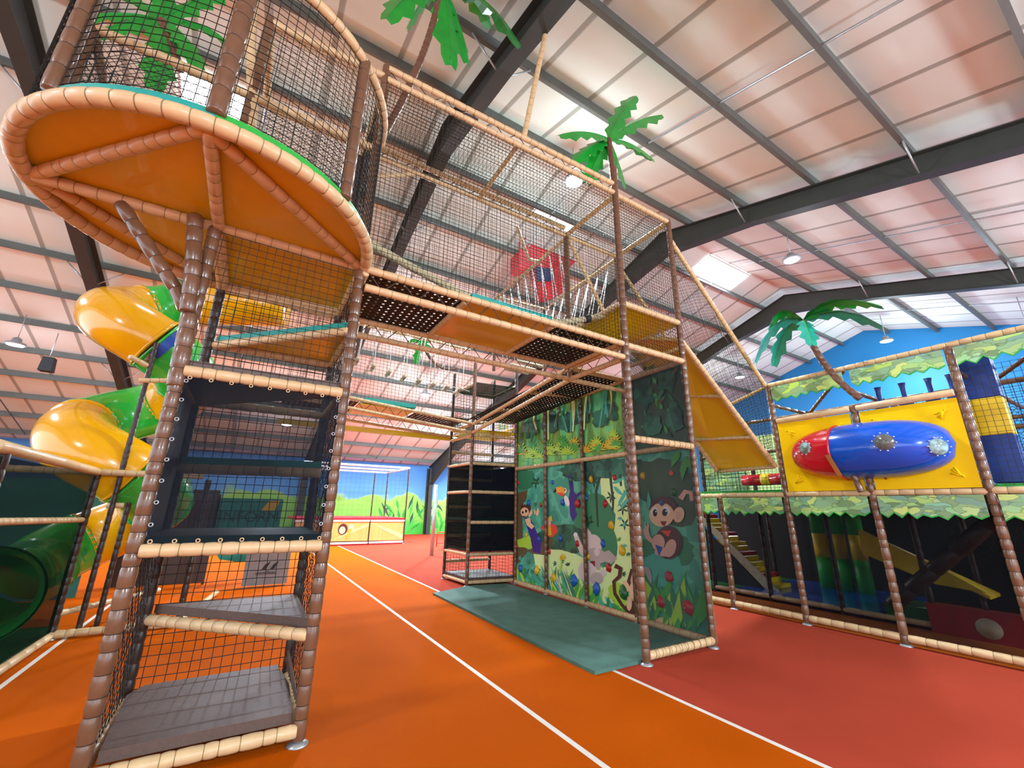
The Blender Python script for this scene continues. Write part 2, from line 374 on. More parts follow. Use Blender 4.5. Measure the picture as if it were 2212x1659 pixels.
p = on_ray(1915, 737, 1.2); lamp(p.x, p.y, p.z, 420, 'dazzling lamp in front of the blue gable wall', colr=(.97, 1, .9))
p = on_ray(1598, 815, 1.3); lamp(p.x, p.y, p.z, 260, 'small lamp glowing behind the net of the wedge slide')
p = on_ray(33, 745, 1.0); lamp(p.x, p.y, p.z, 220, 'violet-white lamp left of the spiral slide', colr=(1, .9, .97), gp=.4)
# added lamps with no seen fixtures, brightening the far floor and ceiling
for X, Y, pw, c, ga, gp in ((-8, 2, 400, (1, .95, .97), .3, 1.2), (-1, -6, 400, (.97, 1, 1), .3, 3.6), (7, -5, 450, (.95, 1, 1), .35, 4.8), (15, -3, 400, (.95, 1, 1), .4, 4.), (21, 2, 260, (.96, 1, 1), .5, 1.5), (4, 13.5, 480, (1, .95, .95), 1.2, .6), (9, 20.5, 600, (1, .97, .97), 1.2, .8), (1, 21, 480, (1, .95, .97), 1.2, .8), (-8, 12, 300, (.97, .98, 1), .8, .4), (18, 16, 330, (.95, .98, 1), 1, 1), (14, 24, 330, (1, 1, 1), 1, 1), (5.9, 17, 380, (1, .97, .97), 1.2, .6)):
    lamp(X, Y, zb(Y)-(.4 if Y > 5 else 1.2), pw, {(4, 13.5): 'added round lamp glowing behind the hanging logs', (1, 21): 'added round lamp behind the dark gauze of the near tower', (9, 20.5): 'added round lamp glowing behind the slim far tower', (5.9, 17): 'added round lamp glowing above the far crawl bridge', (18, 16): 'added round lamp past the mural tower top panel'}.get((X, Y), 'added round high-bay lamp under the roof out of view'), colr=c, ga=ga, gp=gp)

# ------------------------------------------------------------------ climbing tower, near left
TX0, TX1, TY0, TY1 = -.6, .61, 3.98, 5.17
T1 = thing('climbing_tower', 'tall padded climbing tower with stepped mats at front left', 'climbing tower', (0, 4.6, 0))
post(T1, TX0, TY0, 0, 3.98, .05); post(T1, TX1, TY0, 0, 3.98, .05); post(T1, TX0, TY1, 0, 5.5, .048, 'dbrown'); post(T1, TX1, TY1, 0, 6.4, .048, 'dbrown')
def rail(par, a, b, r=.045, **k): return foam('rail', par, a, b, r, **k)
for z, yy in ((.1, TY0-.02), (1.38, TY0-.03), (2.68, TY0-.03)):
    rail(T1, (TX0+.03, yy, z), (TX1-.02, yy, z), .046, seg=.115)
for z in (.1, 1.38, 2.68, 3.95):
    rail(T1, (TX0, TY1, z), (TX1, TY1, z), .042); rail(T1, (TX0, TY0, z), (TX0, TY1, z), .042); rail(T1, (TX1, TY0, z), (TX1, TY1, z), .042)
rail(T1, (TX0+.03, TY1, .71), (TX1-.02, TY0, .72), .046)              # diagonal under the corner step
rail(T1, (TX0+.03, 4.9, 2.0), (TX1-.03, 4.55, 2.0), .046)
rail(T1, (TX0+.05, TY1, 3.3), (TX1-.02, TY0, 3.3), .042); rail(T1, (TX1, TY0, 3.3), (TX1, TY1, 3.3), .042); rail(T1, (TX0+.05, TY1, 3.3), (TX1, TY1, 3.3), .042)

# stepped mats
def slab(par, pts, th, mt, name='mat'):
    return MB().prism(pts, (0, 0, th), mt).build(name, par)
slab(T1, [(TX0+.07, TY0+.03, .14), (TX1-.06, TY0+.02, .14), (TX1-.04, 4.6, .14), (TX1-.1, TY1-.02, .14), (TX0+.12, TY1-.02, .14), (TX0+.03, TY1-.2, .14)], .07, 'step')
MB().rect((TX1-.02, 4.12, .2), (TX1-.02, TY1-.05, .2), (TX1-.035, TY1-.05, .33), (TX1-.035, 4.3, .24), .02, 'step').build('mat', T1)
slab(T1, [(TX0+.06, TY1+.02, .755), (TX1-.03, TY0+.08, .755), (TX1-.02, TY1-.02, .755)], .07, 'step')
slab(T1, [(TX0+.03, TY0, 1.42), (TX1-.03, TY0, 1.42), (TX1-.03, TY1, 1.42), (TX0+.03, TY1, 1.42)][::1], .05, 'teal_dark')
slab(T1, [(TX0+.03, 4.92, 2.05), (TX1-.03, 4.57, 2.05), (TX1-.03, TY1, 2.05), (TX0+.03, TY1, 2.05)], .06, 'teal')
slab(T1, [(TX0+.03, TY0, 2.72), (TX1-.03, TY0, 2.72), (TX0+.03, TY1, 2.72)], .06, 'step')
slab(T1, [(TX0+.1, TY1-.02, 3.32), (TX1-.02, TY0+.02, 3.32), (TX1-.02, TY1-.02, 3.32)], .02, 'orange_board', 'board')
slab(T1, [(TX0+.06, TY1-.02, 3.345), (TX1-.02, TY0-.01, 3.345), (TX1-.02, TY1-.02, 3.345)], .05, 'teal')
slab(T1, [(TX0+.03, TY0, 2.64), (TX1-.03, TY0, 2.64), (TX0+.03, TY1, 2.64)], .03, 'dbrown', 'board')
# nets and dark gauze
netp(T1, (TX0, TY1, .1), (TX1, TY1, .1), (TX1, TY1, 3.9), (TX0, TY1, 3.9), cell=.08, r=.004, wob=.01)
netp(T1, (TX1, TY0, .1), (TX1, TY1, .1), (TX1, TY1, 3.9), (TX1, TY0, 3.9), cell=.075, diag=True)
netp(T1, (TX0, TY0, .1), (TX0, TY1, .1), (TX0, TY1, 1.36), (TX0, TY0, 1.36), cell=.075, diag=True)
netp(T1, (TX0, TY0, 2.7), (TX1, TY0, 2.7), (TX1, TY0, 3.95), (TX0, TY0, 3.95), cell=.065)
MB().rect((TX0+.05, TY0-.03, 1.4), (TX1-.03, TY0-.03, 1.4), (TX1-.03, TY0-.03, 2.64), (TX0+.05, TY0-.03, 2.64), .002, 'mesh_dark').build('gauze', T1)
MB().rect((TX0-.01, TY0+.05, 1.4), (TX0-.01, TY1-.03, 1.4), (TX0-.01, TY1-.03, 2.64), (TX0-.01, TY0+.05, 2.64), .002, 'black').build('side_panel', T1)
mb = MB()
for x, z in [(TX0+.08+i*.135, 1.44) for i in range(9)]+[(TX0+.08+i*.135, 2.625) for i in range(9)]: mb.sweep([V((x+.012*cos(a), TY0-.055, z+.012*sin(a))) for a in [i*PI/5 for i in range(10)]], [.004]*10, 'tan', 5, closed=True)
for z in [1.55+.15*i for i in range(8)]:
    for x in (TX0+.06, TX1-.05): mb.sweep([V((x+.012*cos(a), TY0-.04, z+.012*sin(a))) for a in [i*PI/5 for i in range(10)]], [.004]*10, 'galv', 5, closed=True)
mb.build('lacing_ring', T1, kind='stuff')
# two leaning braces that carry the round platform
b1 = MB(); b1.foam([(-.63, 3.9, 3.14), (-.66, 3.88, 3.5), (-.735, 3.88, 4.36-.38)], .056, 'brown', .15); b1.build('brace', T1)
b1 = MB(); b1.foam([(-.66, 3.98, 3.18), (-.72, 3.98, 3.3), (-1.22, 3.99, 3.96)], .05, 'brown', .15); b1.build('brace', T1)
MB().foam([(-.6, 3.98, 2.55), (-.62, 3.96, 3.16)], .06, 'brown', .14).build('brace', T1)

# ------------------------------------------------------------------ round platform on top of the tower
RC = V((-.56, 3.98, 4.0)); RR = 1.2
RP = thing('round_platform', 'round lookout platform with orange underside and tan padded rim', 'platform', tuple(RC))
def ringpt(a, z=4.0, r=RR): a = math.radians(a); return V((RC.x+r*cos(a), RC.y+r*sin(a), z))
MB().foam([ringpt(a) for a in range(90, 361, 6)], .056, 'tan', .125, 14).build('rim', RP)
for a, b in ((V((-.6, 2.83, 4)), V((-1.72, 4.0, 4))), (V((-.6, 2.83, 4)), V((.6, 3.98, 4))), (V((-.58, 2.83, 3.99)), V((-.58, 3.98, 3.99))), (V((-1.72, 4, 3.99)), V((-.58, 3.99, 3.99))), (V((-1.72, 4.02, 4)), V((-.6, 5.17, 4))), (V((-.56, 4.0, 4)), V((.6, 4.0, 4))), (V((-.58, 4.0, 4.)), V((-.58, 5.17, 4.))), (V((.6, 5.17, 4.0)), V((-.58, 5.17, 4.0)))):
    foam('spoke', RP, a, b, .046, 'tan', .125)
dk = [ringpt(a, 4.035, RR-.02) for a in range(90, 361, 6)]
MB().prism(dk+[V((.6, 5.17, 4.035))], (0, 0, .02), 'orange_board').build('deck', RP)
t_ = MB(); ang = list(range(90, 361, 5)); vs = []
for a in ang:
    for rr, z in ((RR-.06, 4.06), (RR-.0, 4.065), (RR-.0, 4.115), (RR-.06, 4.12)): vs.append(ringpt(a, z, rr))
for i in range(len(ang)-1):
    a = ang[i]; mt = 'teal' if a < 268 else ('green_pad' if a < 322 else 'teal')
    t_.add([vs[i*4+k] for k in range(4)]+[vs[i*4+4+k] for k in range(4)], [(1, 2, 6, 5), (2, 3, 7, 6), (0, 1, 5, 4), (3, 0, 4, 7)], mt)
t_.build('edge_pad', RP)
MB().prism([V((p.x, p.y, 4.06)) for p in [ringpt(a, 4.06, RR-.05) for a in range(90, 361, 6)]+[V((.6, 5.17, 0))]], (0, 0, .05), 'teal_dark').build('mat', RP)
for a, z1, r in ((225, 5.52, .05), (270, 5.52, .058), (315, 5.52, .05)):
    q = ringpt(a); foam('post', RP, (q.x, q.y, 4.08), (q.x, q.y, z1+.05), r, 'brown', .16)
for x, y, z1, r, m_ in ((-1.72, 4.0, 5.52, .045, 'brown'), (-.58, 4.0, 6.55, .048, 'brown'), (.61, 3.98, 6.72, .05, 'brown')): foam('post', RP, (x, y, 4.08), (x, y, z1), r, m_, .16)
MB().foam([ringpt(a, 5.55) for a in range(180, 361, 6)], .046, 'tan', .12).build('hoop', RP)
foam('rail', RP, (-1.74, 4.0, 5.5), (-.56, 4.0, 5.5), .042); foam('rail', RP, (-.56, 4.0, 5.5), (.6, 4.0, 5.5), .042)
MB().foam([(-.8, 4.0, 7.0), (-.69, 4.0, 6.1), (-.54, 4.0, 5.3), (-.52, 4.0, 4.15)], .046, 'tan').build('rail', RP)
MB().foam([(-1.72, 4.02, 5.5), (-1.6, 4.1, 5.1), (-1.3, 4.3, 4.5), (-1.2, 4.5, 4.1)], .035, 'brown').build('brace', RP)
foam('rail', RP, (-.58, 4.0, 6.5), (.61, 3.98, 6.55), .042); foam('rail', RP, (-.56, 5.17, 6.55), (.61, 5.17, 6.55), .042); foam('rail', RP, (-.58, 5.17, 6.55), (-.58, 4.0, 6.55), .042); foam('rail', RP, (.61, 5.17, 6.4), (.61, 3.98, 6.5), .042)
mb = MB(); A_ = list(range(90, 361, 3))
for z in [4.13+.062*i for i in range(23)]: mb.sweep([ringpt(a, z+rnd.uniform(-.004, .004)) for a in A_[::3]], [.0032]*len(A_[::3]), 'net', 3, caps=False, smooth=False)
for a in range(90, 361, 3): mb.sweep([ringpt(a, 4.12), ringpt(a+rnd.uniform(-.3, .3), 4.8), ringpt(a, 5.52)], [.0032]*3, 'net', 3, caps=False, smooth=False)
mb.build('net', RP)
netp(RP, (-.58, 4.02, 4.1), (.61, 4.0, 4.1), (.61, 4.0, 6.5), (-.58, 4.02, 6.5), cell=.055)
netp(RP, (-.58, 5.17, 4.1), (.61, 5.17, 4.1), (.61, 5.17, 6.5), (-.58, 5.17, 6.5), cell=.055, diag=True)
netp(RP, (.61, 4.0, 4.1), (.61, 5.17, 4.1), (.61, 5.17, 6.4), (.61, 4.0, 6.5), cell=.055)
netp(RP, (-1.72, 4.0, 4.1), (-.58, 4.02, 4.1), (-.58, 4.02, 5.5), (-1.72, 4.0, 5.5), cell=.06, diag=True)

# ------------------------------------------------------------------ corner tower by the mural
MX0, MX1, MY0, MY1 = 4.2, 5.45, 3.87, 5.1
M = thing('climbing_tower', 'tall padded corner tower carrying the wedge slide beside the green mat', 'climbing tower', (4.8, 4.5, 0))
post(M, MX0, MY0, 0, 7.0, .05); post(M, MX1, MY0, 0, 6.52, .045); post(M, MX0, MY1, 3.72, 6.5, .045, foot=False); post(M, MX1, MY1, 0, 6.5, .042)
for z, r in ((.09, .05), (2.6, .048), (3.92, .046), (4.57, .046), (6.47, .042)): rail(M, (MX0+.03, MY0, z), (MX1-.01, MY0, z), r)
for x in (MX0, MX1):
    for z in (3.92, 4.57, 6.47): rail(M, (x, MY0, z), (x, MY1, z), .042)
for z in (3.92, 4.57, 6.47): rail(M, (MX0, MY1, z), (MX1, MY1, z), .042)
rail(M, (MX0, MY1, 3.72), (MX1, MY1, 3.72), .04); rail(M, (MX1, MY0, 4.15), (MX1, MY1, 4.15), .035)
MB().box((MX0+.04, MY0+.04, 4.55), (MX1-.04, MY1-.04, 4.575), 'orange_board').build('deck', M)
MB().rect((MX0+.05, MY0+.1, 3.95), (MX1+.02, MY0+.1, 3.95), (MX1+.02, MY1, 4.5), (MX0+.05, MY1, 4.5), .015, 'orange_board').build('board', M)
netp(M, (MX0, MY0, 4.6), (MX1, MY0, 4.6), (MX1, MY0, 6.45), (MX0, MY0, 6.45)); netp(M, (MX1, MY0, 3.95), (MX1, MY1, 3.95), (MX1, MY1, 6.45), (MX1, MY0, 6.45), diag=True)
netp(M, (MX0, MY0, 6.47), (MX1, MY0, 6.47), (MX1, MY1, 6.47), (MX0, MY1, 6.47), cell=.05, r=.0036); netp(M, (MX0, MY0, 3.95), (MX1, MY0, 3.95), (MX1, MY0, 4.55), (MX0, MY0, 4.55))
netp(M, (MX0, MY1, 4.6), (MX1, MY1, 4.6), (MX1, MY1, 6.45), (MX0, MY1, 6.45)); netp(M, (MX0, MY0, 3.95), (MX0, MY1, 3.95), (MX0, MY1, 4.55), (MX0, MY0, 4.55))
MB().rect((MX0+.05, MY0-.01, .12), (MX1-.03, MY0-.01, .12), (MX1-.03, MY0-.01, 3.86), (MX0+.05, MY0-.01, 3.86), .002, 'mesh_light').build('gauze', M)
mb = MB()
for i in range(11): mb.sweep([V((MX0+.12+i*.115+.03*sin(a)*.5, MY0+.055*cos(a), .09+.055*sin(a))) for a in [k*PI/4 for k in range(8)]], [.003]*8, 'tan_tie', 4, closed=True)
for i in range(11): mb.sweep([V((MX0+.12+i*.115, MY0+.055*cos(a), 2.6+.055*sin(a))) for a in [k*PI/4 for k in range(8)]], [.003]*8, 'tan_tie', 4, closed=True)
mb.build('lacing_cord', M, kind='stuff')

# ------------------------------------------------------------------ wedge slide to the right-hand frame
WS = thing('wedge_slide', 'steep slide with orange underside running down to the right play frame', 'slide', (6.6, 4.5, 3.5))
A0, A1, B0, B1 = V((MX1, MY0, 4.3)), V((7.72, 3.9, 2.45)), V((MX1, MY1, 4.75)), V((7.9, 5.1, 2.45))
A0, B0 = V((5.45, 3.87, 4.28)), V((5.45, 5.1, 4.78))
foam('rail', WS, A0, A1, .042); foam('rail', WS, B0, B1, .042)
for t in (.0, .42, .75, 1.): foam('rail', WS, A0.lerp(A1, t), B0.lerp(B1, t), .036)
MB().rect(A0+V((0, .03, .02)), A1+V((0, .03, .02)), B1+V((0, -.03, .02)), B0+V((0, -.03, .02)), .015, 'orange_board').build('chute', WS)
foam('rail', WS, (5.47, 3.87, 6.1), (7.82, 3.9, 3.92), .04); foam('rail', WS, (4.25, 5.1, 6.4), (5.4, 5.1, 4.6), .035)
foam('rail', WS, (5.47, 5.1, 6.3), (7.85, 5.1, 3.9), .036)
netp(WS, A0+V((0, 0, .05)), A1+V((0, 0, .05)), V((7.82, 3.9, 3.9)), V((5.47, 3.87, 6.1)), diag=True, cell=.06); netp(WS, B0, B1, V((7.85, 5.1, 3.9)), V((5.47, 5.1, 6.3)), cell=.06)

# ------------------------------------------------------------------ bridges
def truss(par, p0, p1, h=.2, r=.04, step=.34, zig=True):
    p0, p1 = V(p0), V(p1); foam('rail', par, p0, p1, r, seg=.14); foam('rail', par, p0-V((0, 0, h)), p1-V((0, 0, h)), r, seg=.14)
    if zig:
        n = max(2, int((p1-p0).length/step)); mb = MB()
        for i in range(n):
            a = p0.lerp(p1, i/n); b = p0.lerp(p1, (i+.5)/n)-V((0, 0, h)); c = p0.lerp(p1, (i+1)/n); mb.rod(a, b, .0065, 'rodsteel', 4); mb.rod(b, c, .0065, 'rodsteel', 4)
        mb.build('lattice', par)
def webbing(par, x0, x1, y0, y1, z, sp=.085, w=.058, z2=None):
    mb = MB(); z2 = z if z2 is None else z2; g = lambda y: z+(z2-z)*(y-y0)/(y1-y0)
    n = int((y1-y0)/sp)
    for i in range(n+1):
        y = y0+i*(y1-y0)/n; mb.prism([(x0, y-w/2, g(y)), (x1, y-w/2, g(y)), (x1, y+w/2, g(y)), (x0, y+w/2, g(y))], (0, 0, .004), 'web')
    n = int((x1-x0)/sp)
    for i in range(n+1):
        x = x0+i*(x1-x0)/n; mb.prism([(x-w/2, y0, z+.004), (x+w/2, y0, z+.004), (x+w/2, y1, z2+.004), (x-w/2, y1, z2+.004)], (0, 0, .004), 'web')
    return mb.build('webbing', par)
BR = thing('crawl_bridge', 'netted crawl bridge with woven black webbing spanning the court', 'bridge', (2.4, 4.5, 3.9))
truss(BR, (.66, 3.93, 3.97), (4.16, 3.87, 3.93)); truss(BR, (.66, 5.12, 3.93), (4.16, 5.1, 3.93))
for x in (.66, 1.76, 2.98, 4.12): rail(BR, (x, 3.93, 3.93), (x, 5.1, 3.93), .036)
webbing(BR, .7, 1.72, 3.97, 5.06, 3.95); webbing(BR, 3.02, 4.1, 3.95, 5.06, 3.95)
MB().box((1.79, 3.96, 3.945), (2.95, 5.07, 3.965), 'orange_board').build('board', BR); pad(BR, (1.82, 3.9, 3.97), (2.95, 5.06, 4.05), 'teal')
truss(BR, (.62, 3.95, 6.66), (4.17, 3.87, 6.66), .17); truss(BR, (.62, 5.12, 6.62), (4.17, 5.1, 6.62), .16)
rail(BR, (2.42, 3.9, 6.5), (2.42, 5.1, 6.46), .032)
netp(BR, (.62, 3.93, 4.0), (4.2, 3.87, 3.95), (4.2, 3.87, 6.48), (.62, 3.93, 6.48)); netp(BR, (.62, 5.12, 4.0), (4.2, 5.1, 3.95), (4.2, 5.1, 6.45), (.62, 5.12, 6.45))
netp(BR, (.62, 3.93, 6.5), (4.2, 3.87, 6.5), (4.2, 5.1, 6.46), (.62, 5.12, 6.46), cell=.05)
d = ray(1200, -30); q = EYE+d*((9.62-1.7)/d.z); foam('brace', BR, (2.5, 3.9, 6.68), q, .038, 'tan')
foam('rail', BR, (.66, 5.1, 6.0), (1.35, 5.12, 6.42), .032)
# right-hand bridge along the mural
SB = thing('crawl_bridge', 'side bridge of black webbing between the mural tower and the far tower', 'bridge', (4.9, 7.1, 3.8))
truss(SB, (4.22, 5.15, 3.93), (4.47, 9.2, 3.66)); 
truss(SB, (4.2, 3.95, 3.93), (4.2, 5.1, 3.93), zig=True)
rail(SB, (5.47, 5.15, 3.93), (5.64, 9.1, 3.9), .036)
for y in (5.15, 6.5, 7.85, 9.15): rail(SB, (4.22+.062*(y-5.15), y, 3.93-.067*(y-5.15)), (5.47+.04*(y-5.15), y, 3.93), .034)
webbing(SB, 4.32, 5.5, 5.2, 9.05, 3.95, .09, .062, 3.75)
# far bridge
FB = thing('crawl_bridge', 'far crawl bridge with teal mat and zigzag steel lattice under the log bridge', 'bridge', (2.5, 9.8, 3.7))
truss(FB, (.3, 9.2, 4.0), (4.44, 9.22, 3.68), .22); truss(FB, (.3, 10.4, 3.95), (4.4, 10.4, 3.72), .22)
MB().box((1.75, 9.25, 3.8), (2.98, 10.4, 3.83), 'orange_board').build('board', FB); pad(FB, (1.85, 9.2, 3.86), (3.0, 10.3, 3.96), 'teal')
webbing(FB, .35, 1.7, 9.25, 10.35, 3.84, .1, .07); webbing(FB, 3.05, 4.4, 9.25, 10.35, 3.78, .1, .07)
MB().box((.3, 10.42, 3.4), (4.4, 10.45, 3.52), 'orange_board').build('board', FB)
netp(FB, (.3, 9.2, 4.0), (4.44, 9.22, 3.7), (4.44, 9.22, 6.0), (.3, 9.2, 6.0), cell=.08, r=.004)
# log bridge: swinging logs on white ropes
LB = thing('log_bridge', 'row of small wooden logs hung on white ropes under the near bridge', 'rope bridge', (2.8, 9.4, 4.5))
def zl(x): return 4.86-.13*(x-1.4)
for i in range(9):
    x = 1.25+i*.36; z = zl(x)-.12*sin(min(1, i/8)*PI)
    MB().sweep([(x-.02, 9.15, z), (x+.03, 9.62, z+.02)], [.045, .045], 'wood', 12).build('log', LB)
    for dx, dy in ((-.005, 9.2), (.03, 9.58)):
        MB().sweep([(x+dx, dy, z+.03), (x+dx+.07*sin(i*1.7), dy, 5.75)], [.009, .009], 'white_rope', 6).build('rope', LB)
for dy in (9.2, 9.58): MB().sweep([(1.1+.36*i, dy, zl(1.1+.36*i)-.13*sin(min(1, i/8)*PI)) for i in range(10)], [.007]*10, 'white_rope', 5).build('rope', LB)
rail(LB, (.3, 9.2, 5.8), (4.5, 9.2, 5.75), .035); rail(LB, (.3, 9.6, 5.8), (4.5, 9.6, 5.75), .035)
# rope handrail bridge behind the corner tower
RB = thing('rope_bridge', 'upper rope bridge with tan handrails and bright white ropes', 'rope bridge', (4.8, 7, 5.4))
foam('handrail', RB, (4.2, 5.13, 6.42), (4.22, 7.75, 6.38), .034); foam('handrail', RB, (5.45, 5.15, 6.42), (5.5, 7.6, 6.38), .034); foam('handrail', RB, (4.22, 7.7, 6.4), (5.5, 7.6, 6.4), .03)
foam('post', RB, (4.22, 7.75, 4.6), (4.22, 7.75, 6.4), .036, 'brown'); foam('post', RB, (5.5, 7.6, 4.6), (5.5, 7.6, 6.4), .036, 'brown')
for i in range(9):
    y = 5.35+i*.29; yb = y+.1; zb_ = 4.75
    for X, Xb in ((4.21, 4.55), (5.47, 5.1)):
        for s_ in (-1, 1): MB().sweep([(X, y, 6.36), (Xb, yb+s_*.1, zb_)], [.011, .011], 'white_rope', 6).build('rope', RB)
    MB().sweep([(4.5, yb, zb_-.03), (5.15, yb, zb_-.03)], [.04, .04], 'wood', 10).build('log', RB)
netp(RB, (4.2, 5.13, 4.6), (4.22, 7.75, 4.6), (4.22, 7.75, 6.4), (4.2, 5.13, 6.4), cell=.07)
netp(RB, (5.46, 5.13, 4.6), (5.5, 7.6, 4.6), (5.5, 7.6, 6.4), (5.46, 5.13, 6.4), cell=.07)
MB().foam([atY(1117, 490, 5.6), atY(1142, 560, 5.5), V((4.2, 6.0, 6.42))], .03, 'tan').build('brace', RB)
# thick twisted ropes
def bigrope(y, lab, pts):
    mb = MB(); P = []
    n = 70
    def cr(t):
        k = t*(len(pts)-1); i = min(int(k), len(pts)-2); w = k-i; p = [V(pts[max(0, min(len(pts)-1, j))]) for j in (i-1, i, i+1, i+2)]
        return .5*((2*p[1])+(p[2]-p[0])*w+(2*p[0]-5*p[1]+4*p[2]-p[3])*w*w+(3*p[1]-p[0]-3*p[2]+p[3])*w**3)
    for s_ in range(3):
        path = []
        for i in range(n*2+1):
            t = i/(n*2); c = cr(t); g = 2*PI*(s_/3+t*22); path.append(c+V((0, cos(g), sin(g)))*.024)
        mb.sweep(path, [.029]*len(path), 'rope', 7)
    o = mb.build('climbing_rope'); o['label'] = lab; o['category'] = 'rope'
    q = cr(.88); q2 = cr(.905); MB().sweep([q, q2], [.062, .062], 'black', 10).build('tape_band', o)
bigrope(4.4, 'thick twisted beige rope sagging along the bridge, front one', [(.66, 4.3, 4.52), (1.4, 4.4, 4.4), (2.4, 4.4, 4.2), (3.4, 4.4, 4.27), (4.22, 4.3, 4.55)])
bigrope(4.8, 'thick twisted beige rope sagging behind the other one', [(.66, 4.85, 4.45), (1.4, 4.8, 4.33), (2.4, 4.8, 4.12), (3.4, 4.8, 4.2), (4.22, 4.8, 4.5)])

# ------------------------------------------------------------------ far climbing tower
T2 = thing('climbing_tower', 'slim far climbing tower left of the jungle mural', 'climbing tower', (5, 9.8, 0))
P4 = dict(a=(4.5, 9.25), b=(4.45, 10.45), c=(5.66, 9.1), d=(5.7, 10.4))
for k, (x, y) in P4.items(): post(T2, x, y, 0, 5.3, .045 if k in 'ac' else .04, 'brown' if k in 'a' else 'dbrown', seg=.16, n=10)
def lerp2(p, q, z, **k): rail(T2, (p[0], p[1], z), (q[0], q[1], z), .04, seg=.16, n=10)
for z in (.08, .66, 2.05, 3.4): lerp2(P4['a'], P4['c'], z)
for z in (1.36, 2.72): lerp2(P4['a'], P4['c'], z); lerp2(P4['b'], P4['d'], z)
for z in (.08, .66, 2.05, 2.72, 3.4, 3.68, 4.72): lerp2(P4['a'], P4['b'], z)
for z in (.08, .4, 1.0, 1.7, 2.4, 3.1, 3.68, 4.8): lerp2(P4['b'], P4['d'], z); 
for z in (.08, 2.05, 3.68, 4.8): lerp2(P4['c'], P4['d'], z)
def deck(z, mt, th=.05):
    a, b, c, d = P4['a'], P4['b'], P4['c'], P4['d']; slab(T2, [(a[0], a[1], z), (c[0], c[1], z), (d[0], d[1], z), (b[0], b[1], z)], th, mt)
deck(.12, 'step'); deck(.72, 'step', .06); deck(1.4, 'teal_dark'); deck(2.75, 'teal_dark', .03); deck(3.5, 'orange_board'); deck(4.75, 'mesh_teal', .02)
for p, q, dg in (('a', 'c', 0), ('a', 'b', 0), ('b', 'd', 0), ('c', 'd', 0)):
    a, b = P4[p], P4[q]; netp(T2, (a[0], a[1], .1), (b[0], b[1], .1), (b[0], b[1], 4.75), (a[0], a[1], 4.75), cell=.075, r=.0038)
a, c, b = P4['a'], P4['c'], P4['b']
MB().rect((a[0]+.04, a[1]-.01, .7), (c[0]-.04, c[1]-.01, .7), (c[0]-.04, c[1]-.01, 2.7), (a[0]+.04, a[1]-.01, 2.7), .002, 'mesh_dark').build('gauze', T2)
MB().rect((a[0]-.01, a[1]+.04, .7), (b[0]-.01, b[1]-.04, .7), (b[0]-.01, b[1]-.04, 2.7), (a[0]-.01, a[1]+.04, 2.7), .002, 'mesh_light').build('gauze', T2)
MB().rect((b[0]+.04, b[1], .7), (5.66, 10.4, .7), (5.66, 10.4, 2.7), (b[0]+.04, b[1], 2.7), .002, 'mesh_t2').build('gauze', T2)
MB().rect((5.66, 9.15, .7), (5.7, 10.4, .7), (5.7, 10.4, 2.7), (5.66, 9.15, 2.7), .002, 'mesh_t2').build('gauze', T2)

# ------------------------------------------------------------------ jungle climbing wall
def wx(y): return 5.52+.19*(y-3.87)/5.15*.8
W0 = V((wx(3.87), 3.87, 0)); W1 = V((wx(9.02), 9.02, 0)); wd = (W1-W0).normalized(); wn = V((-wd.y, wd.x, 0))
if wn.x > 0: wn = -wn
def onwall(px, py, off=0.):       # point of the wall plane seen at a photo pixel
    d = ray(px, py); q = W0-EYE; t = q.dot(wn)/d.dot(wn); return EYE+d*t+wn*off
CW = thing('climbing_wall', 'jungle mural climbing wall with cartoon animals and coloured holds', 'climbing wall', (5.55, 6.4, 0))
ys = [3.87, 5.2, 6.42, 7.72, 9.02]
for i in range(4):
    for z0, z1, mt in ((.1, 2.6, 'jungle_bg'), (2.64, 3.95, 'jungle_top' if i else 'jungle_dull')):
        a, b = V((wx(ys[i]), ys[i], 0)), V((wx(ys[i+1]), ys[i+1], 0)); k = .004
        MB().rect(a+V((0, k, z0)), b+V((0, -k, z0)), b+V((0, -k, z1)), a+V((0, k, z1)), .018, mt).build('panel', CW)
for i, y in enumerate(ys[1:4]): post(CW, wx(y)-.05, y, 0, 3.95, .04, seg=.14)
post(CW, wx(9.02)-.04, 9.02, 0, 4.0, .042, seg=.14)
for z, r in ((.06, .048), (2.63, .045), (3.95, .04)): foam('rail', CW, (wx(3.95)-.05, 3.95, z), (wx(9.0)-.05, 9.0, z), r, seg=.14)
art = MB(); lay = [0]
def shape(pts, mt, lift=None):
    lay[0] += 1; off = .004+lay[0]*.00005; P = [onwall(x, y, off) for x, y in pts]; art.prism(P, wn*.0001, mt)
def blob(cx, cy, rx, ry, mt, n=18, j=0., rot=0., seed=1):
    r_ = random.Random(seed); P = []
    for i in range(n):
        a = 2*PI*i/n; k = 1+r_.uniform(-j, j); u, w = rx*k*cos(a), ry*k*sin(a); P.append((cx+u*cos(rot)-w*sin(rot), cy+u*sin(rot)+w*cos(rot)))
    shape(P, mt)
def leaf(x0, y0, x1, y1, w, mt):
    dx, dy = x1-x0, y1-y0; l = math.hypot(dx, dy); nx, ny = -dy/l*w, dx/l*w
    shape([(x0, y0), (x0+dx*.25+nx*.8, y0+dy*.25+ny*.8), (x0+dx*.55+nx, y0+dy*.55+ny), (x1, y1), (x0+dx*.6-nx*.5, y0+dy*.6-ny*.5), (x0+dx*.25-nx*.7, y0+dy*.25-ny*.7)], mt)
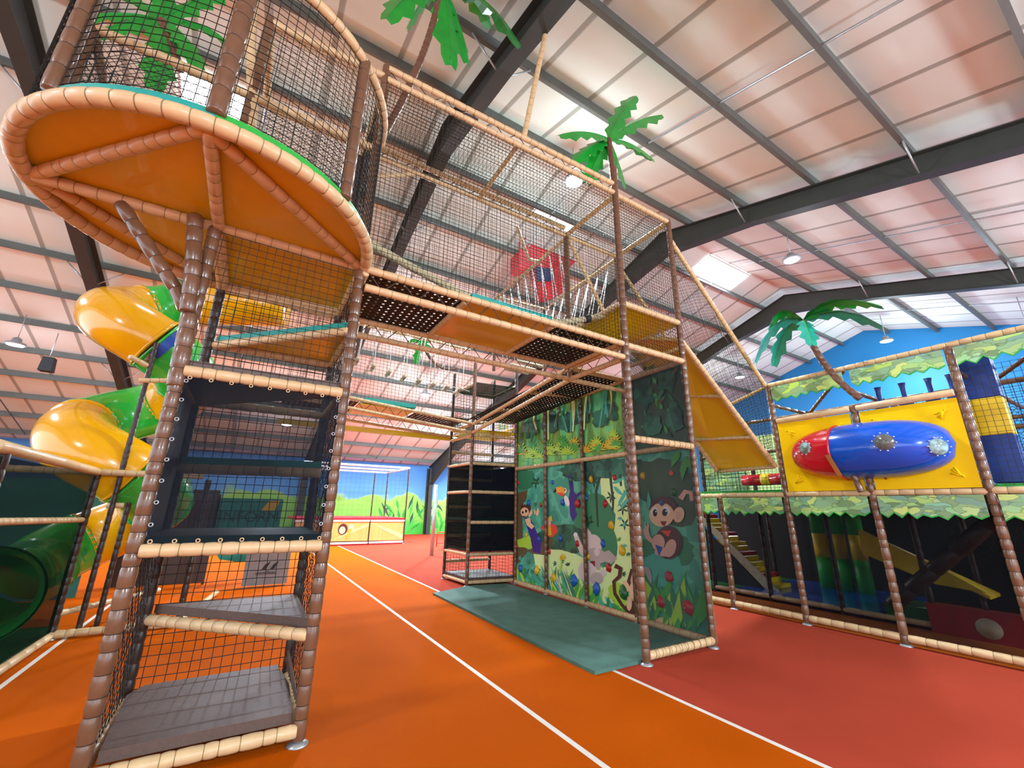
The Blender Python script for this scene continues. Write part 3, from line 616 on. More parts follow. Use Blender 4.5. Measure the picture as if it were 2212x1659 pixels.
def stroke(pts, w, mt):
    L_, R_ = [], []
    for i, (x, y) in enumerate(pts):
        a = pts[max(0, i-1)]; b = pts[min(len(pts)-1, i+1)]; dx, dy = b[0]-a[0], b[1]-a[1]; l = math.hypot(dx, dy) or 1; k = w*(1-.45*i/len(pts)); L_.append((x-dy/l*k, y+dx/l*k)); R_.append((x+dy/l*k, y-dx/l*k))
    for i in range(len(pts)-1): shape([L_[i], L_[i+1], R_[i+1], R_[i]], mt)
# far clearing (pale green) and tree masses
shape([(1296, 1026), (1345, 1022), (1372, 1180), (1376, 1262), (1330, 1270), (1290, 1265), (1318, 1190), (1330, 1110), (1300, 1075)], 'p_cream')
shape([(1150, 1178), (1192, 1172), (1215, 1182), (1250, 1200), (1300, 1225), (1345, 1260), (1372, 1300), (1300, 1305), (1200, 1285), (1160, 1240)], 'p_cream')
blob(1285, 1130, 46, 62, 'p_leaf2', 22, .08, seed=4); blob(1312, 1180, 22, 44, 'p_leaf2', 16, .1, seed=5)
blob(1215, 1160, 52, 28, 'jungle_dark', 22, .12, seed=6); blob(1240, 1178, 30, 18, 'jungle_dark', 18, .14, seed=7)
blob(1270, 1015, 62, 26, 'jungle_dark', 26, .18, seed=8); blob(1335, 1012, 34, 24, 'jungle_dark', 22, .2, seed=9); blob(1375, 1030, 24, 40, 'jungle_dark', 22, .15, seed=10)
blob(1130, 1035, 24, 24, 'p_leaf2', 18, .15, seed=11); blob(1430, 1040, 68, 50, 'jungle_dull', 26, .1, seed=12); blob(1470, 1100, 34, 42, 'jungle_dull', 22, .12, seed=13)
blob(1440, 1190, 60, 40, 'p_leaf2', 24, .1, seed=14); blob(1430, 1230, 45, 40, 'p_teal', 20, .08, seed=15)
for a in ([(1296, 1030), (1288, 1062), (1290, 1096), (1292, 1138)], [(1318, 1020), (1322, 1058), (1325, 1080), (1324, 1104)], [(1244, 1020), (1243, 1040)], [(1340, 1025), (1342, 1050)]): stroke(a, 3, 'p_dk')
for x, y in ((1284, 1040), (1320, 1073), (1350, 1132), (1346, 1100), (1358, 1092), (1272, 1124), (1158, 1042)):
    for g in range(5): leaf(x, y, x+13*cos(g*1.26+.3), y+15*sin(g*1.26+.3), 2.4, 'p_dk')
for a in ((1322, 1045, 1352, 1030), (1325, 1050, 1350, 1072), (1340, 1100, 1360, 1070), (1335, 1095, 1356, 1050)): leaf(*a, 5, 'p_teal')
# tree trunk left + hanging monkey
shape([(1115, 1066), (1140, 1058), (1138, 1075), (1128, 1100), (1130, 1160), (1140, 1190), (1122, 1215), (1113, 1215)], 'p_trunk'); shape([(1140, 1190), (1192, 1160), (1196, 1168), (1184, 1200), (1150, 1196)], 'p_trunk')
blob(1137, 1172, 24, 12, 'p_lime', 14, .3, seed=20); shape([(1132, 1118), (1146, 1120), (1160, 1150), (1170, 1168), (1168, 1196), (1152, 1192), (1146, 1160)], 'p_purple')
blob(1136, 1098, 11, 14, 'p_mbrown'); blob(1134, 1106, 9, 10, 'p_skin'); blob(1137, 1104, 2.2, 3.5, 'p_eye'); blob(1130, 1107, 1.8, 3, 'p_eye'); blob(1133, 1116, 3, 1.8, 'p_mouth')
stroke([(1140, 1120), (1143, 1132), (1152, 1140)], 6, 'p_skin'); leaf(1143, 1118, 1150, 1098, 4, 'p_skin'); leaf(1160, 1115, 1163, 1096, 4, 'p_skin'); leaf(1156, 1112, 1155, 1098, 2, 'p_skin')
# toucan
shape([(1229, 1075), (1232, 1060), (1229, 1040), (1226, 1022), (1231, 1028), (1238, 1038), (1240, 1062), (1245, 1068), (1258, 1060), (1256, 1066), (1246, 1076), (1243, 1100), (1247, 1112), (1241, 1122), (1238, 1127), (1232, 1112), (1231, 1095)], 'p_purple')
blob(1225, 1082, 5, 12, 'p_white', rot=-.3); blob(1220, 1060, 5, 6, 'p_white'); shape([(1201, 1053), (1214, 1051), (1222, 1057), (1220, 1068), (1212, 1072), (1203, 1064)], 'p_orange'); shape([(1203, 1064), (1212, 1072), (1220, 1070), (1216, 1064)], 'p_red'); shape([(1201, 1053), (1195, 1065), (1203, 1062)], 'p_black'); blob(1221, 1058, 1.4, 1.8, 'p_eye')
# parrot
shape([(1168, 1140), (1176, 1132), (1182, 1138), (1178, 1150)], 'p_red'); shape([(1190, 1130), (1202, 1135), (1206, 1148), (1194, 1160), (1186, 1160), (1182, 1150)], 'p_red'); shape([(1182, 1138), (1190, 1136), (1192, 1155), (1184, 1158)], 'p_yel'); blob(1186, 1128, 5, 9, 'p_pink'); shape([(1184, 1118), (1192, 1114), (1194, 1126), (1188, 1124)], 'p_yel')
# upside-down elephant
blob(1281, 1178, 20, 24, 'p_grey2'); blob(1290, 1200, 22, 16, 'p_grey', rot=.4); shape([(1264, 1165), (1270, 1140), (1278, 1152), (1276, 1166)], 'p_grey2'); shape([(1300, 1195), (1316, 1188), (1334, 1206), (1322, 1218), (1304, 1212)], 'p_grey'); blob(1290, 1192, 6, 9, 'p_grey2'); stroke([(1272, 1205), (1258, 1190), (1250, 1172), (1245, 1158)], 7, 'p_grey2'); blob(1244, 1155, 4.5, 5, 'p_white')
blob(1285, 1218, 12, 6, 'p_mouth', rot=.2); blob(1292, 1220, 6, 12, 'p_grey', rot=-.2); blob(1270, 1238, 20, 26, 'p_grey2', rot=-.3); blob(1303, 1238, 8, 9, 'p_grey2'); blob(1290, 1250, 14, 14, 'p_grey')
r4 = random.Random(9)
for i in range(60):
    x = 1120+r4.random()*240; y = 1030+r4.random()*230+(x-1113)*.1
    if 1190 < x < 1265 and 1040 < y < 1130 or 1240 < x < 1340 and 1140 < y < 1270 or x < 1170 and 1090 < y < 1200: continue
    k = r4.choice(['p_leaf2', 'p_teal', 'jungle_dark', 'p_leaf']); a = r4.uniform(0, 6)
    for g in range(3): leaf(x, y, x+9*cos(a+g*.7), y+9*sin(a+g*.7), 2.2, k)
# grass blades and flowers along the foot
r_ = random.Random(5)
for i in range(70):
    t = r_.random(); x = 1116+t*260; base = 1262+(x-1113)*.29-4; l = r_.uniform(18, 60); leaf(x, base, x+r_.uniform(-28, 28), base-l, r_.uniform(2.5, 6), r_.choice(['p_leaf', 'p_lime', 'p_leaf2', 'p_leaf', 'p_teal', 'p_lime']))
for i in range(26): x = 1180+r_.random()*70; leaf(x, 1275+(x-1180)*.3, x-12-r_.uniform(0, 24), 1225+r_.uniform(-10, 30), 1.6, r_.choice(['p_teal', 'p_grey2', 'p_leaf2']))
for x, y in ((1216, 1205), (1196, 1250)): blob(x, y, 7, 6, 'p_yel', 8, .3, seed=int(x)); stroke([(x-1, y+5), (x-3, y+28)], 1.6, 'p_lime')
blob(1335, 1280, 20, 22, 'p_lime', 16, .2, seed=31); blob(1350, 1300, 20, 14, 'p_lime', 16, .2, seed=32)
# crouching monkey, lower right, partly behind the front post
stroke([(1330, 1222), (1342, 1228), (1340, 1245), (1328, 1256), (1330, 1282), (1345, 1306), (1362, 1325)], 5, 'p_mbrown'); blob(1385, 1320, 34, 20, 'p_mbrown', rot=.4); shape([(1356, 1256), (1364, 1228), (1372, 1232), (1376, 1262), (1368, 1290), (1358, 1275)], 'p_mbrown'); blob(1354, 1266, 7, 13, 'p_skin', rot=-.4); leaf(1366, 1262, 1370, 1232, 5, 'p_pink'); blob(1368, 1276, 7, 18, 'p_skin'); blob(1361, 1303, 6, 16, 'p_skin'); blob(1398, 1250, 12, 26, 'p_grey'); blob(1404, 1320, 13, 20, 'p_grey2'); blob(1432, 1342, 14, 9, 'p_skin')
# big sitting monkey on the right panel
stroke([(1472, 1078), (1482, 1062), (1494, 1064), (1497, 1082)], 6, 'p_pink'); blob(1446, 1172, 30, 36, 'p_monkey'); blob(1434, 1096, 30, 24, 'p_monkey', seed=2); blob(1431, 1112, 27, 26, 'p_skin'); blob(1468, 1112, 12, 17, 'p_skin', rot=.2); blob(1468, 1113, 6, 10, 'p_pink', rot=.2)
shape([(1410, 1094), (1420, 1084), (1432, 1094), (1444, 1083), (1452, 1096), (1446, 1078), (1428, 1072), (1412, 1080)], 'p_monkey'); blob(1416, 1106, 8, 11, 'p_white'); blob(1440, 1104, 9, 11, 'p_white'); blob(1417, 1108, 5, 8, 'p_eye'); blob(1438, 1107, 6, 8, 'p_eye'); blob(1419, 1105, 1.6, 2, 'p_white'); blob(1441, 1104, 1.8, 2, 'p_white'); shape([(1428, 1126), (1442, 1126), (1438, 1137), (1432, 1134)], 'p_mouth')
shape([(1428, 1146), (1452, 1146), (1446, 1160), (1436, 1152)], 'p_red'); blob(1424, 1172, 14, 18, 'p_pink'); blob(1450, 1184, 12, 20, 'p_pink', rot=.3); blob(1438, 1192, 22, 10, 'p_pink'); stroke([(1396, 1142), (1402, 1162), (1412, 1170)], 6, 'p_pink'); leaf(1398, 1148, 1394, 1128, 3, 'p_pink'); leaf(1400, 1148, 1402, 1128, 3, 'p_pink'); shape([(1417, 1176), (1434, 1182), (1426, 1202)], 'p_blue')
for i in range(34):
    x = 1400+r_.random()*120; y = 1310+r_.random()*50+(x-1400)*.15; leaf(x, y, x+r_.uniform(-40, 40), y-r_.uniform(50, 110), r_.uniform(6, 12), r_.choice(['p_leaf', 'p_leaf2', 'p_lime', 'p_leaf', 'p_leaf2']))
for a in ((1470, 975, 1452, 1010), (1485, 985, 1475, 1040), (1488, 990, 1496, 1015)): leaf(*a, 9, 'p_leaf')
leaf(1404, 1100, 1402, 1060, 5, 'p_teal'); blob(1452, 1022, 5, 5, 'p_red')
for i in range(40):
    x = 1385+r_.random()*85; y = 800+r_.random()*140; leaf(x, y, x+r_.uniform(-16, 16), y+r_.uniform(-26, 26), r_.uniform(3, 7), r_.choice(['p_leaf2', 'p_trunk', 'p_leaf', 'jungle_dark', 'p_dk']))
for x, y in ((1395, 850), (1440, 820), (1460, 900), (1410, 920)): blob(x, y, 20, 26, 'jungle_dark', 18, .25, seed=x+1)
# ferns in the upper panels
for i in range(46):
    x = 1125+r_.random()*215; y = 1000-(x-1113)*.12-r_.uniform(4, 34); c = r_.choice(['p_lime', 'p_yel', 'p_leaf', 'p_lime', 'p_leaf'])
    for g in range(7): a = PI+g*PI/6; leaf(x, y, x+15*cos(a), y+18*sin(a), 1.9, c)
for x, y in ((1190, 910), (1260, 900), (1225, 915), (1320, 890), (1300, 905), (1150, 925)): blob(x, y, 18, 22, 'jungle_dark', 18, .3, seed=x)
for i in range(26): x = 1120+r_.random()*220; y = 890-(x-1118)*.27; stroke([(x, y), (x+r_.uniform(-6, 6), y+30), (x+r_.uniform(-8, 8), y+r_.uniform(45, 85))], 2.2, r_.choice(['p_trunk', 'p_leaf2', 'p_cream', 'p_teal', 'p_trunk']))
art.build('mural_artwork', CW)
def hold(px, py, s, mt, seed):
    r2 = random.Random(seed); c = onwall(px, py, .02); vs = []; fs = []; nl, na = 5, 9
    for i in range(nl):
        ph = (i/(nl-1))*PI/2*.98
        for k in range(na):
            a = 2*PI*k/na; rr = s*(1+r2.uniform(-.22, .22))*cos(ph); vs.append(c+wd*(rr*cos(a))+V((0, 0, 1))*(rr*1.15*sin(a))+wn*(s*.75*sin(ph)-.02))
    for i in range(nl-1):
        for k in range(na): fs.append((i*na+k, i*na+(k+1) % na, (i+1)*na+(k+1) % na, (i+1)*na+k))
    fs.append(tuple((nl-1)*na+k for k in range(na))); fs.append(tuple(range(na-1, -1, -1)))
    mb = MB().add(vs, fs, mt, True); mb.sweep([c+wn*(s*.7), c+wn*(s*.78)], [.008, .008], 'bolt', 6); return mb.build('climbing_hold', CW)
for i, (x, y, s, c) in enumerate([(1121, 1043, .045, 'r'), (1158, 1041, .05, 'g'), (1194, 1041, .045, 'b'), (1234, 1037, .05, 'g'), (1278, 1034, .06, 'y'), (1328, 1032, .05, 'r'), (1143, 1086, .06, 'b'), (1169, 1091, .05, 'r'), (1216, 1085, .07, 'b'), (1249, 1088, .085, 'r'), (1267, 1076, .05, 'b'), (1308, 1088, .06, 'r'), (1276, 1124, .05, 'g'), (1138, 1155, .05, 'y'), (1165, 1164, .05, 'b'), (1211, 1163, .06, 'b'), (1321, 1134, .07, 'y'), (1118, 1180, .05, 'r'), (1187, 1191, .055, 'r'), (1248, 1174, .06, 'r'), (1303, 1174, .06, 'b'), (1216, 1203, .05, 'y'), (1272, 1202, .05, 'y'), (1345, 1189, .08, 'y'), (1125, 1228, .075, 'b'), (1161, 1232, .085, 'y'), (1197, 1247, .075, 'y'), (1242, 1254, .1, 'b'), (1316, 1226, .07, 'r'), (1290, 1272, .1, 'b'), (1350, 1280, .1, 'g'), (1389, 1028, .06, 'y'), (1447, 1247, .075, 'r'), (1429, 1300, .08, 'r'), (1488, 1312, .1, 'r'), (1430, 1087, .045, 'b'), (1456, 1064, .05, 'g')]):
    hold(x, y, s, dict(r='hold_red', b='hold_blue', y='hold_yellow', g='hold_green')[c], i)

# ------------------------------------------------------------------ green crash mat
o = MB().prism([(3.47, 3.93, .001), (4.18, 3.93, .001), (4.24, 3.95, .001), (5.4, 3.95, .001), (5.42, 9.0, .001), (4.6, 9.16, .001), (3.5, 8.72, .001)], (0, 0, .035), 'mat_green').build('crash_mat')
o['label'] = 'long dark green mat on the floor in front of the jungle wall'; o['category'] = 'mat'

# ------------------------------------------------------------------ palm trees
def palm(label, trunk, crown, leaves, r=.05, teal=False, w=.11, mt='trunk'):
    t = thing('palm_tree', label, 'palm tree', tuple(trunk[0]))
    P = [V(p) for p in trunk]
    if len(P) > 2:
        Q = []; n = len(P)-1
        for i in range(n):
            p = [P[max(0, min(n, j))] for j in (i-1, i, i+1, i+2)]
            for k in range(6):
                q = k/6; Q.append(.5*((2*p[1])+(p[2]-p[0])*q+(2*p[0]-5*p[1]+4*p[2]-p[3])*q*q+(3*p[1]-p[0]-3*p[2]+p[3])*q**3))
        Q.append(P[-1]); P = Q
    MB().foam(P, r, mt, .12).build('trunk', t)
    c0 = V(crown)
    for i, L_ in enumerate(leaves):
        tip = V(L_[0]); droop = L_[1]; d_ = tip-c0; ln = d_.length; ref = V((0, -.75, .66)) if not teal else V((.3, 0, .95)); side = d_.cross(ref)
        if side.length < 1e-3: side = V((1, 0, 0))
        side.normalize(); n = 14; mid = []; 
        for k in range(n+1):
            s_ = k/n; mid.append(c0+d_*s_+V((0, 0, 1))*(droop*4*s_*(1-s_)))
        mb = MB(); vs = []; fs = []
        for k in range(n+1):
            s_ = k/n; prof = min(1, s_*4+.18)*(1 if s_ < .9 else max(.35, (1-s_)/.1)); saw = .55+.45*((k % 3)/2.); wd_ = w*prof*saw
            dn = ref*-wd_*.45
            vs += [mid[k], mid[k]+side*wd_+dn, mid[k]-side*wd_+dn]
        for k in range(n):
            a, b = 3*k, 3*k+3; fs += [(a, a+1, b+1, b), (a, b, b+2, a+2)]
        nv = len(vs); vs += [q+V((0, 0, -.006)) for q in vs]; fs += [tuple(nv+j for j in reversed(f)) for f in list(fs)]
        mb.add(vs, fs, 'palm_teal' if (teal and i % 2 == 0) else 'palm', False)
        mb.sweep(mid, [.012*(1-.6*k/n) for k in range(n+1)], 'palm', 5); mb.build('frond', t)
    return t
c = atY(1315, 300, 3.87)
def tips(c, px, Y, dY): return [(atY(x, y, Y+dy), dr) for (x, y, dr), dy in zip(px, dY)]
palm('palm tree with seven fronds topping the corner tower post', [(4.2, 3.87, 6.4), (4.17, 3.87, 7.0), tuple(c)], tuple(c), tips(c, [(1375, 207, .12), (1430, 248, .1), (1412, 346, .12), (1352, 404, .1), (1268, 395, .08), (1240, 350, .08), (1207, 292, .1)], 3.87, [.0, .05, .1, .2, .3, .2, -.05]), .045, w=.17)
c = atY(950, -25, 4.0)
palm('palm tree with curved trunk and large hanging fronds at the top edge', [atY(832, 285, 4.0), atY(870, 215, 4.0), atY(912, 120, 4.0), atY(938, 40, 4.0), tuple(c)], tuple(c), tips(c, [(835, 40, .25), (975, 140, .35), (1010, 135, .3), (1125, 100, .4), (880, 60, .2), (1060, 60, .45)], 4.0, [0, -.1, .1, .05, .5, .4]), .042, w=.23)
c = atY(350, 44, 5.3)
palm('dark green palm tree behind the net of the round platform', [atY(390, 150, 5.2), atY(378, 122, 5.22), atY(360, 80, 5.26), tuple(c)], tuple(c), tips(c, [(152, 40, .1), (515, 118, .2), (332, 190, .15), (430, 150, .15), (255, -10, .1), (490, -20, .1), (200, 75, .1), (345, -80, .1)], 5.3, [.1, .1, -.3, -.2, .1, .0, -.1, .1]), .05, w=.17, mt='trunk')
c = atX(1735, 692, 7.7)
palm('teal-green palm tree leaning out of the right play frame', [atX(1858, 862, 7.85), atX(1815, 825, 7.82), atX(1775, 778, 7.78), atX(1748, 730, 7.72), tuple(c)], tuple(c), [(atX(1632, 782, 7.3), .3), (atX(1905, 662, 7.4), .22), (atX(1905, 705, 7.9), .2), (atX(1660, 712, 7.5), .25), (atX(1672, 790, 8.1), .25), (atX(1850, 660, 8.2), .2), (atX(1755, 745, 7.2), .12)], .05, teal=True, w=.14)
c = atY(912, 742, 10.6)
palm('small far palm tree behind the hanging logs', [atY(985, 797, 10.6), atY(955, 795, 10.6), atY(930, 775, 10.6), tuple(c)], tuple(c), [(atY(898, 785, 10.5), .15), (atY(955, 733, 10.6), .1), (atY(880, 738, 10.7), .1), (atY(945, 765, 10.4), .08), (atY(925, 715, 10.8), .05)], .04, w=.12)

# ------------------------------------------------------------------ spiral tube slide
SS = thing('spiral_slide', 'yellow and green spiral tube slide behind the near tower', 'slide', (-1.42, 7.0, 0))
SX, SY, SR, TR = -1.87, 9.35, .61, .47
def hel(th):       # th in degrees, falls as it turns
    z = 5.55-(th-60)/360*2.07; a = math.radians(th); return V((SX+SR*cos(a), SY+SR*sin(a), z))
secs = [60, 125, 285, 360, 425, 528, 655, 730, 840, 900]; cols = ['green_tube', 'yellow_tube']*5
for i in range(len(secs)-1):
    n = max(4, int((secs[i+1]-secs[i])/6)); ps = [hel(secs[i]+(secs[i+1]-secs[i])*k/n) for k in range(n+1)]
    mb = MB(); mb.sweep(ps, [TR]*len(ps), cols[i], 36, caps=False)
    for q in (0, -1):
        e = ps[q]; e2 = ps[1] if q == 0 else ps[-2]; d_ = (e2-e).normalized(); mb.sweep([e, e+d_*.035], [TR+.02]*2, cols[i], 36)
    mb.build('tube_section', SS)
mb = MB(); e = hel(60); mb.sweep([e+V((1.6, -.5, .2)), e+V((.7, -.2, .12)), e], [TR]*3, 'yellow_tube', 30); mb.build('tube_section', SS)
e = hel(900); mb = MB()
for k in (0, .03): mb.sweep([e, e+V((0, -.7, -.06)), e+V((0, -1.35, -.1)), e+V((.02, -1.6, -.1))], [TR-k, TR-k, TR-k, TR-k+.09], 'green_tube', 36, caps=False)
mb.build('tube_section', SS)
mb = MB(); vs = []; p0 = hel(292); t_ = (hel(294)-hel(290)).normalized(); nn = V((cos(math.radians(292)), sin(math.radians(292)), 0)); bb = t_.cross(nn); bb = bb if bb.z > 0 else -bb
for k in range(9):
    g = math.radians(-38+k*8); q = p0+(nn*cos(g)+bb*sin(g))*(TR+.024); vs += [q-t_*.07, q+t_*.07]
mb.add(vs, [(2*k, 2*k+1, 2*k+3, 2*k+2) for k in range(8)], 'stripe_blue'); mb.build('blue_band', SS, label='blue tape band')
for (x, y, z1) in ((-1.62, 8.3, 4.15), (-1.5, 8.6, 2.0), (-.95, 8.6, 2.0)): post(SS, x, y, 0, z1, .035, 'dbrown', n=8)
foam('brace', SS, atY(318, 780, 8.3), atY(345, 740, 8.6), .04, 'brown'); foam('brace', SS, atY(280, 770, 8.1), atY(318, 790, 8.3), .04, 'tan'); foam('brace', SS, atY(230, 1092, 8.5), atY(268, 1092, 8.5), .04, 'tan'); foam('brace', SS, atY(300, 822, 8.2), atY(370, 822, 8.2), .038, 'tan')

# ------------------------------------------------------------------ left play frame
LF = thing('play_frame', 'low dark play frame with green gauze at the left edge', 'play frame', (-1.85, 7, 0))
LX, LY = -1.85, 8.2
post(LF, LX, LY, 0, 2.1, .045, 'dbrown'); post(LF, LX-.02, 5.45, 0, 2.1, .05, 'dbrown'); post(LF, -.55, LY, 0, 2.05, .042, 'dbrown'); post(LF, -3.2, LY, 0, 2.1, .045, 'dbrown')
rail(LF, (LX, 5.2, 2.14), (LX, LY, 2.1), .055, seg=.9); rail(LF, (LX, LY, 2.1), (-.62, LY, 2.1), .045); rail(LF, (LX, 5.2, .06), (LX, LY, .05), .05, seg=.3); rail(LF, (LX, LY, .06), (-.58, LY, .05), .048); rail(LF, (LX, 5.5, 1.52), (LX, LY-.1, 1.46), .035); rail(LF, (-.55, LY, .06), (-.2, 10.5, .06), .045)
rail(LF, (LX, LY, .3), (-1.0, 9.6, .3), .04); rail(LF, (-3.2, LY, 2.1), (LX, LY, 2.1), .045)
MB().rect((LX, 5.3, .1), (LX, LY, .1), (LX, LY, 2.06), (LX, 5.3, 2.06), .002, 'mesh_lf').build('gauze', LF)
MB().box((-6, 11.4, 0), (-2.4, 11.45, 2.1), 'teal_dark').build('back_panel', LF)
MB().box((-4.2, 5.0, .0), (LX-.08, LY+.6, .05), 'dgreen_pad').build('mat', LF)

# ------------------------------------------------------------------ right play frame
PX = 7.85
PF = thing('play_frame', 'long two-storey play frame on the right with leaf-print boards', 'play frame', (PX, 3, 0))
PY = [6.25, 5.06, 3.86, 2.66, 1.47, .3, -.9]
for i, y in enumerate(PY):
    z1 = 3.9 if i in (2, 4, 5, 6) else (1.95 if i != 3 else 3.3)
    post(PF, PX, y, 0, z1, .05, seg=.13)
for y in PY: post(PF, 9.1, y, 0, 3.6, .045, 'dbrown', foot=False, seg=.2, n=8)
for y in PY[1::2]+[6.25]: post(PF, 11.6, y, 0, 3.6, .045, 'dbrown', foot=False, seg=.25, n=8)
for a, b in zip(PY, PY[1:]):
    rail(PF, (PX, a-.04, .1), (PX, b+.04, .1), .048, seg=.17); rail(PF, (PX, a, 1.99), (PX, b, 1.98), .045, seg=.17)
    if b < 3.9: rail(PF, (PX, a, 3.92), (PX, b, 3.92), .042) if a < 3.9 else None
    rail(PF, (9.1, a, .1), (9.1, b, .1), .045, seg=.3, n=8); rail(PF, (9.1, a, 3.55), (9.1, b, 3.55), .04, 'brown' and .0 or .04) if False else None
for y in (3.86, 2.66, 1.47, .3): 
    for z in (1.98, 3.55): rail(PF, (PX, y, z), (11.6, y, z), .036, mt='brown', seg=.3, n=8)
for z in (2.9, 3.55): foam('rail', PF, (9.1, 6.2, z), (9.1, -.9, z), .036, 'brown' if z < 3.5 else 'brown', .3, 8)
foam('rail', PF, (11.6, 6.2, 3.4), (11.6, -.9, 3.4), .036, 'brown', .3, 8); foam('rail', PF, (PX, 5.06, 3.6), (PX, 3.86, 3.92), .03); foam('rail', PF, (9.1, 3.8, 3.55), (7.9, 2.7, 3.9), .03, 'brown'); foam('rail', PF, (9.1, 1.4, 3.55), (8.0, .4, 3.9), .03, 'brown')
rail(PF, (PX-.03, 3.8, 3.24), (PX-.03, 2.7, 3.25), .05, seg=.9); rail(PF, (PX-.03, 2.62, 3.25), (PX-.03, 1.52, 3.26), .05, seg=.9)
MB().box((PX+.05, -1, 1.9), (11.6, 6.2, 1.96), 'dbrown').build('deck', PF); MB().box((PX+.02, -1, 2.03), (PX+.5, 6.2, 2.07), 'green_pad').build('mat', PF)
MB().box((PX+.06, -1, .002), (9.05, 6.2, .02), 'floor_brown').build('mat', PF); MB().box((9.15, 3.4, .04), (11.8, 5.9, .12), 'blue_tube').build('mat', PF); MB().box((9.12, 5.9, .04), (11.8, 8, .12), 'dgreen_pad').build('mat', PF); MB().box((9.2, -1, .05), (9.9, 3.3, .3), 'dgreen_pad').build('mat', PF)
# leaf-print fascia boards with a jagged lower edge
def fascia(y0, y1, zt, h, x=PX-.055, seed=0):
    r2 = random.Random(seed); n = int(abs(y1-y0)/.075); pts = [(x, y0, zt), (x, y1, zt)]
    for i in range(n+1):
        y = y1+(y0-y1)*i/n; pts.append((x, y, zt-h+(r2.uniform(0, .035) if i % 2 else .05+r2.uniform(0, .04))))
    vs = []; 
    mb = MB(); top = [(x, y1+(y0-y1)*i/n, zt) for i in range(n+1)]; bot = pts[2:]
    for i in range(n):
        q = [top[i], top[i+1], bot[i+1], bot[i]]; mb.prism(q, (.012, 0, 0), 'leaf_print')
    for i in range(n): mb.prism([bot[i], bot[i+1], (x, bot[i+1][1], bot[i+1][2]-.018), (x, bot[i][1], bot[i][2]-.018)], (.012, 0, 0), 'green_pad')
    return mb.build('leaf_board', PF)
for i, (a, b) in enumerate(zip(PY, PY[1:])): fascia(a-.06, b+.06, 1.94, .3, seed=i)
for i, (a, b) in enumerate(((3.8, 2.7), (2.6, 1.53), (1.41, .36), (.24, -.85))): fascia(a, b, 3.86, .27, seed=20+i)
for a, b in ((3.8, 2.72), (2.6, 1.52)):
    mb = MB(); mb.box((PX-.03, b, 2.03), (PX-.005, a, 3.19), 'yellow_panel')
    for cy, cz, sy, sz in ((a-.12, 3.08, -1, -1), (b+.12, 3.08, 1, -1), (a-.12, 2.14, -1, 1), (b+.12, 2.14, 1, 1)):
        for g in (.35, 1.2, .8): l = .13; mb.rod((PX-.032, cy+sy*(.03*g), cz+sz*.03), (PX-.032, cy+sy*(.03*g+l*cos(g)), cz+sz*(.03+l*sin(g))), .012, 'yellow_panel', 6)
    mb.build('yellow_panel', PF)
netp(PF, (9.1, 6.2, 2.0), (9.1, -1, 2.0), (9.1, -1, 3.55), (9.1, 6.2, 3.55), cell=.08, r=.0045); netp(PF, (11.6, 6.2, 2.0), (11.6, -1, 2.0), (11.6, -1, 3.6), (11.6, 6.2, 3.6), cell=.08, r=.005, diag=True)
netp(PF, (PX, 5.06, 2.05), (PX, 3.86, 2.05), (PX, 3.86, 3.9), (PX, 5.06, 3.6), cell=.06); netp(PF, (PX, 1.47, 2.05), (PX, -1, 2.05), (PX, -1, 3.55), (PX, 1.47, 3.55), cell=.07); netp(PF, (PX, 6.25, 2.05), (PX, 5.06, 2.05), (PX, 5.06, 3.4), (PX, 6.25, 3.4), cell=.06)
MB().rect((PX+.02, 6.2, .14), (PX+.02, -1, .14), (PX+.02, -1, 1.7), (PX+.02, 6.2, 1.7), .002, 'mesh_heavy').build('gauze', PF)
MB().box((12.2, -1.5, 0), (12.25, 8, 1.95), 'black').build('back_panel', PF); MB().box((9.1, 6.3, 2.0), (9.13, 5.2, 3.4), 'leaf_print').build('back_panel', PF)  # black sheet added at the back to darken the lower interior
MB().rect((10.6, 6.9, 2.0), (10.6, 3.9, 2.0), (10.6, 3.9, 3.5), (10.6, 6.9, 3.5), .02, 'p_cream').build('back_panel', PF)
# red and blue crawl tunnel bulging from the panels
CT = thing('crawl_tunnel', 'red and blue plastic crawl tunnel with round windows on yellow panels', 'tunnel', (7.5, 2.6, 2.6))
def tun(s_):   # s_ 0..1 along
    y = 3.42-s_*1.66; u = abs(2*s_-1); x = PX-.02-.36*math.sqrt(max(0, 1-u**3.2)); return V((x, y, 2.6))
cut = .36
for s0, s1, mt in ((0, cut, 'red_tube'), (cut, 1, 'blue_tube')):
    n = 26; mb = MB(); vs = []; m_ = 28
    for k in range(n+1):
        s_ = s0+(s1-s0)*k/n; u = 2*s_-1; y = 3.62-s_*1.98; pf = math.sqrt(max(.0, 1-abs(u)**2.6)); 
        for j in range(m_):
            a = -PI/2+PI*j/(m_-1); vs.append(V((PX-.03-(.50*cos(a))*pf, y, 2.6+.415*sin(a)*pf**.8)))
    fs = [(k*m_+j, k*m_+j+1, (k+1)*m_+j+1, (k+1)*m_+j) for k in range(n) for j in range(m_-1)]
    mb.add(vs, fs, mt, True); mb.build('tunnel_shell', CT)
vs = []; mb = MB(); u = 2*cut-1; pf = math.sqrt(1-abs(u)**2.6); y = 3.62-cut*1.98
mb.sweep([V((PX-.03-.505*cos(a)*pf, y, 2.6+.42*sin(a)*pf**.8)) for a in [-PI/2+PI*j/20 for j in range(21)]], [.018]*21, 'red_tube', 8); mb.build('joint_flange', CT)
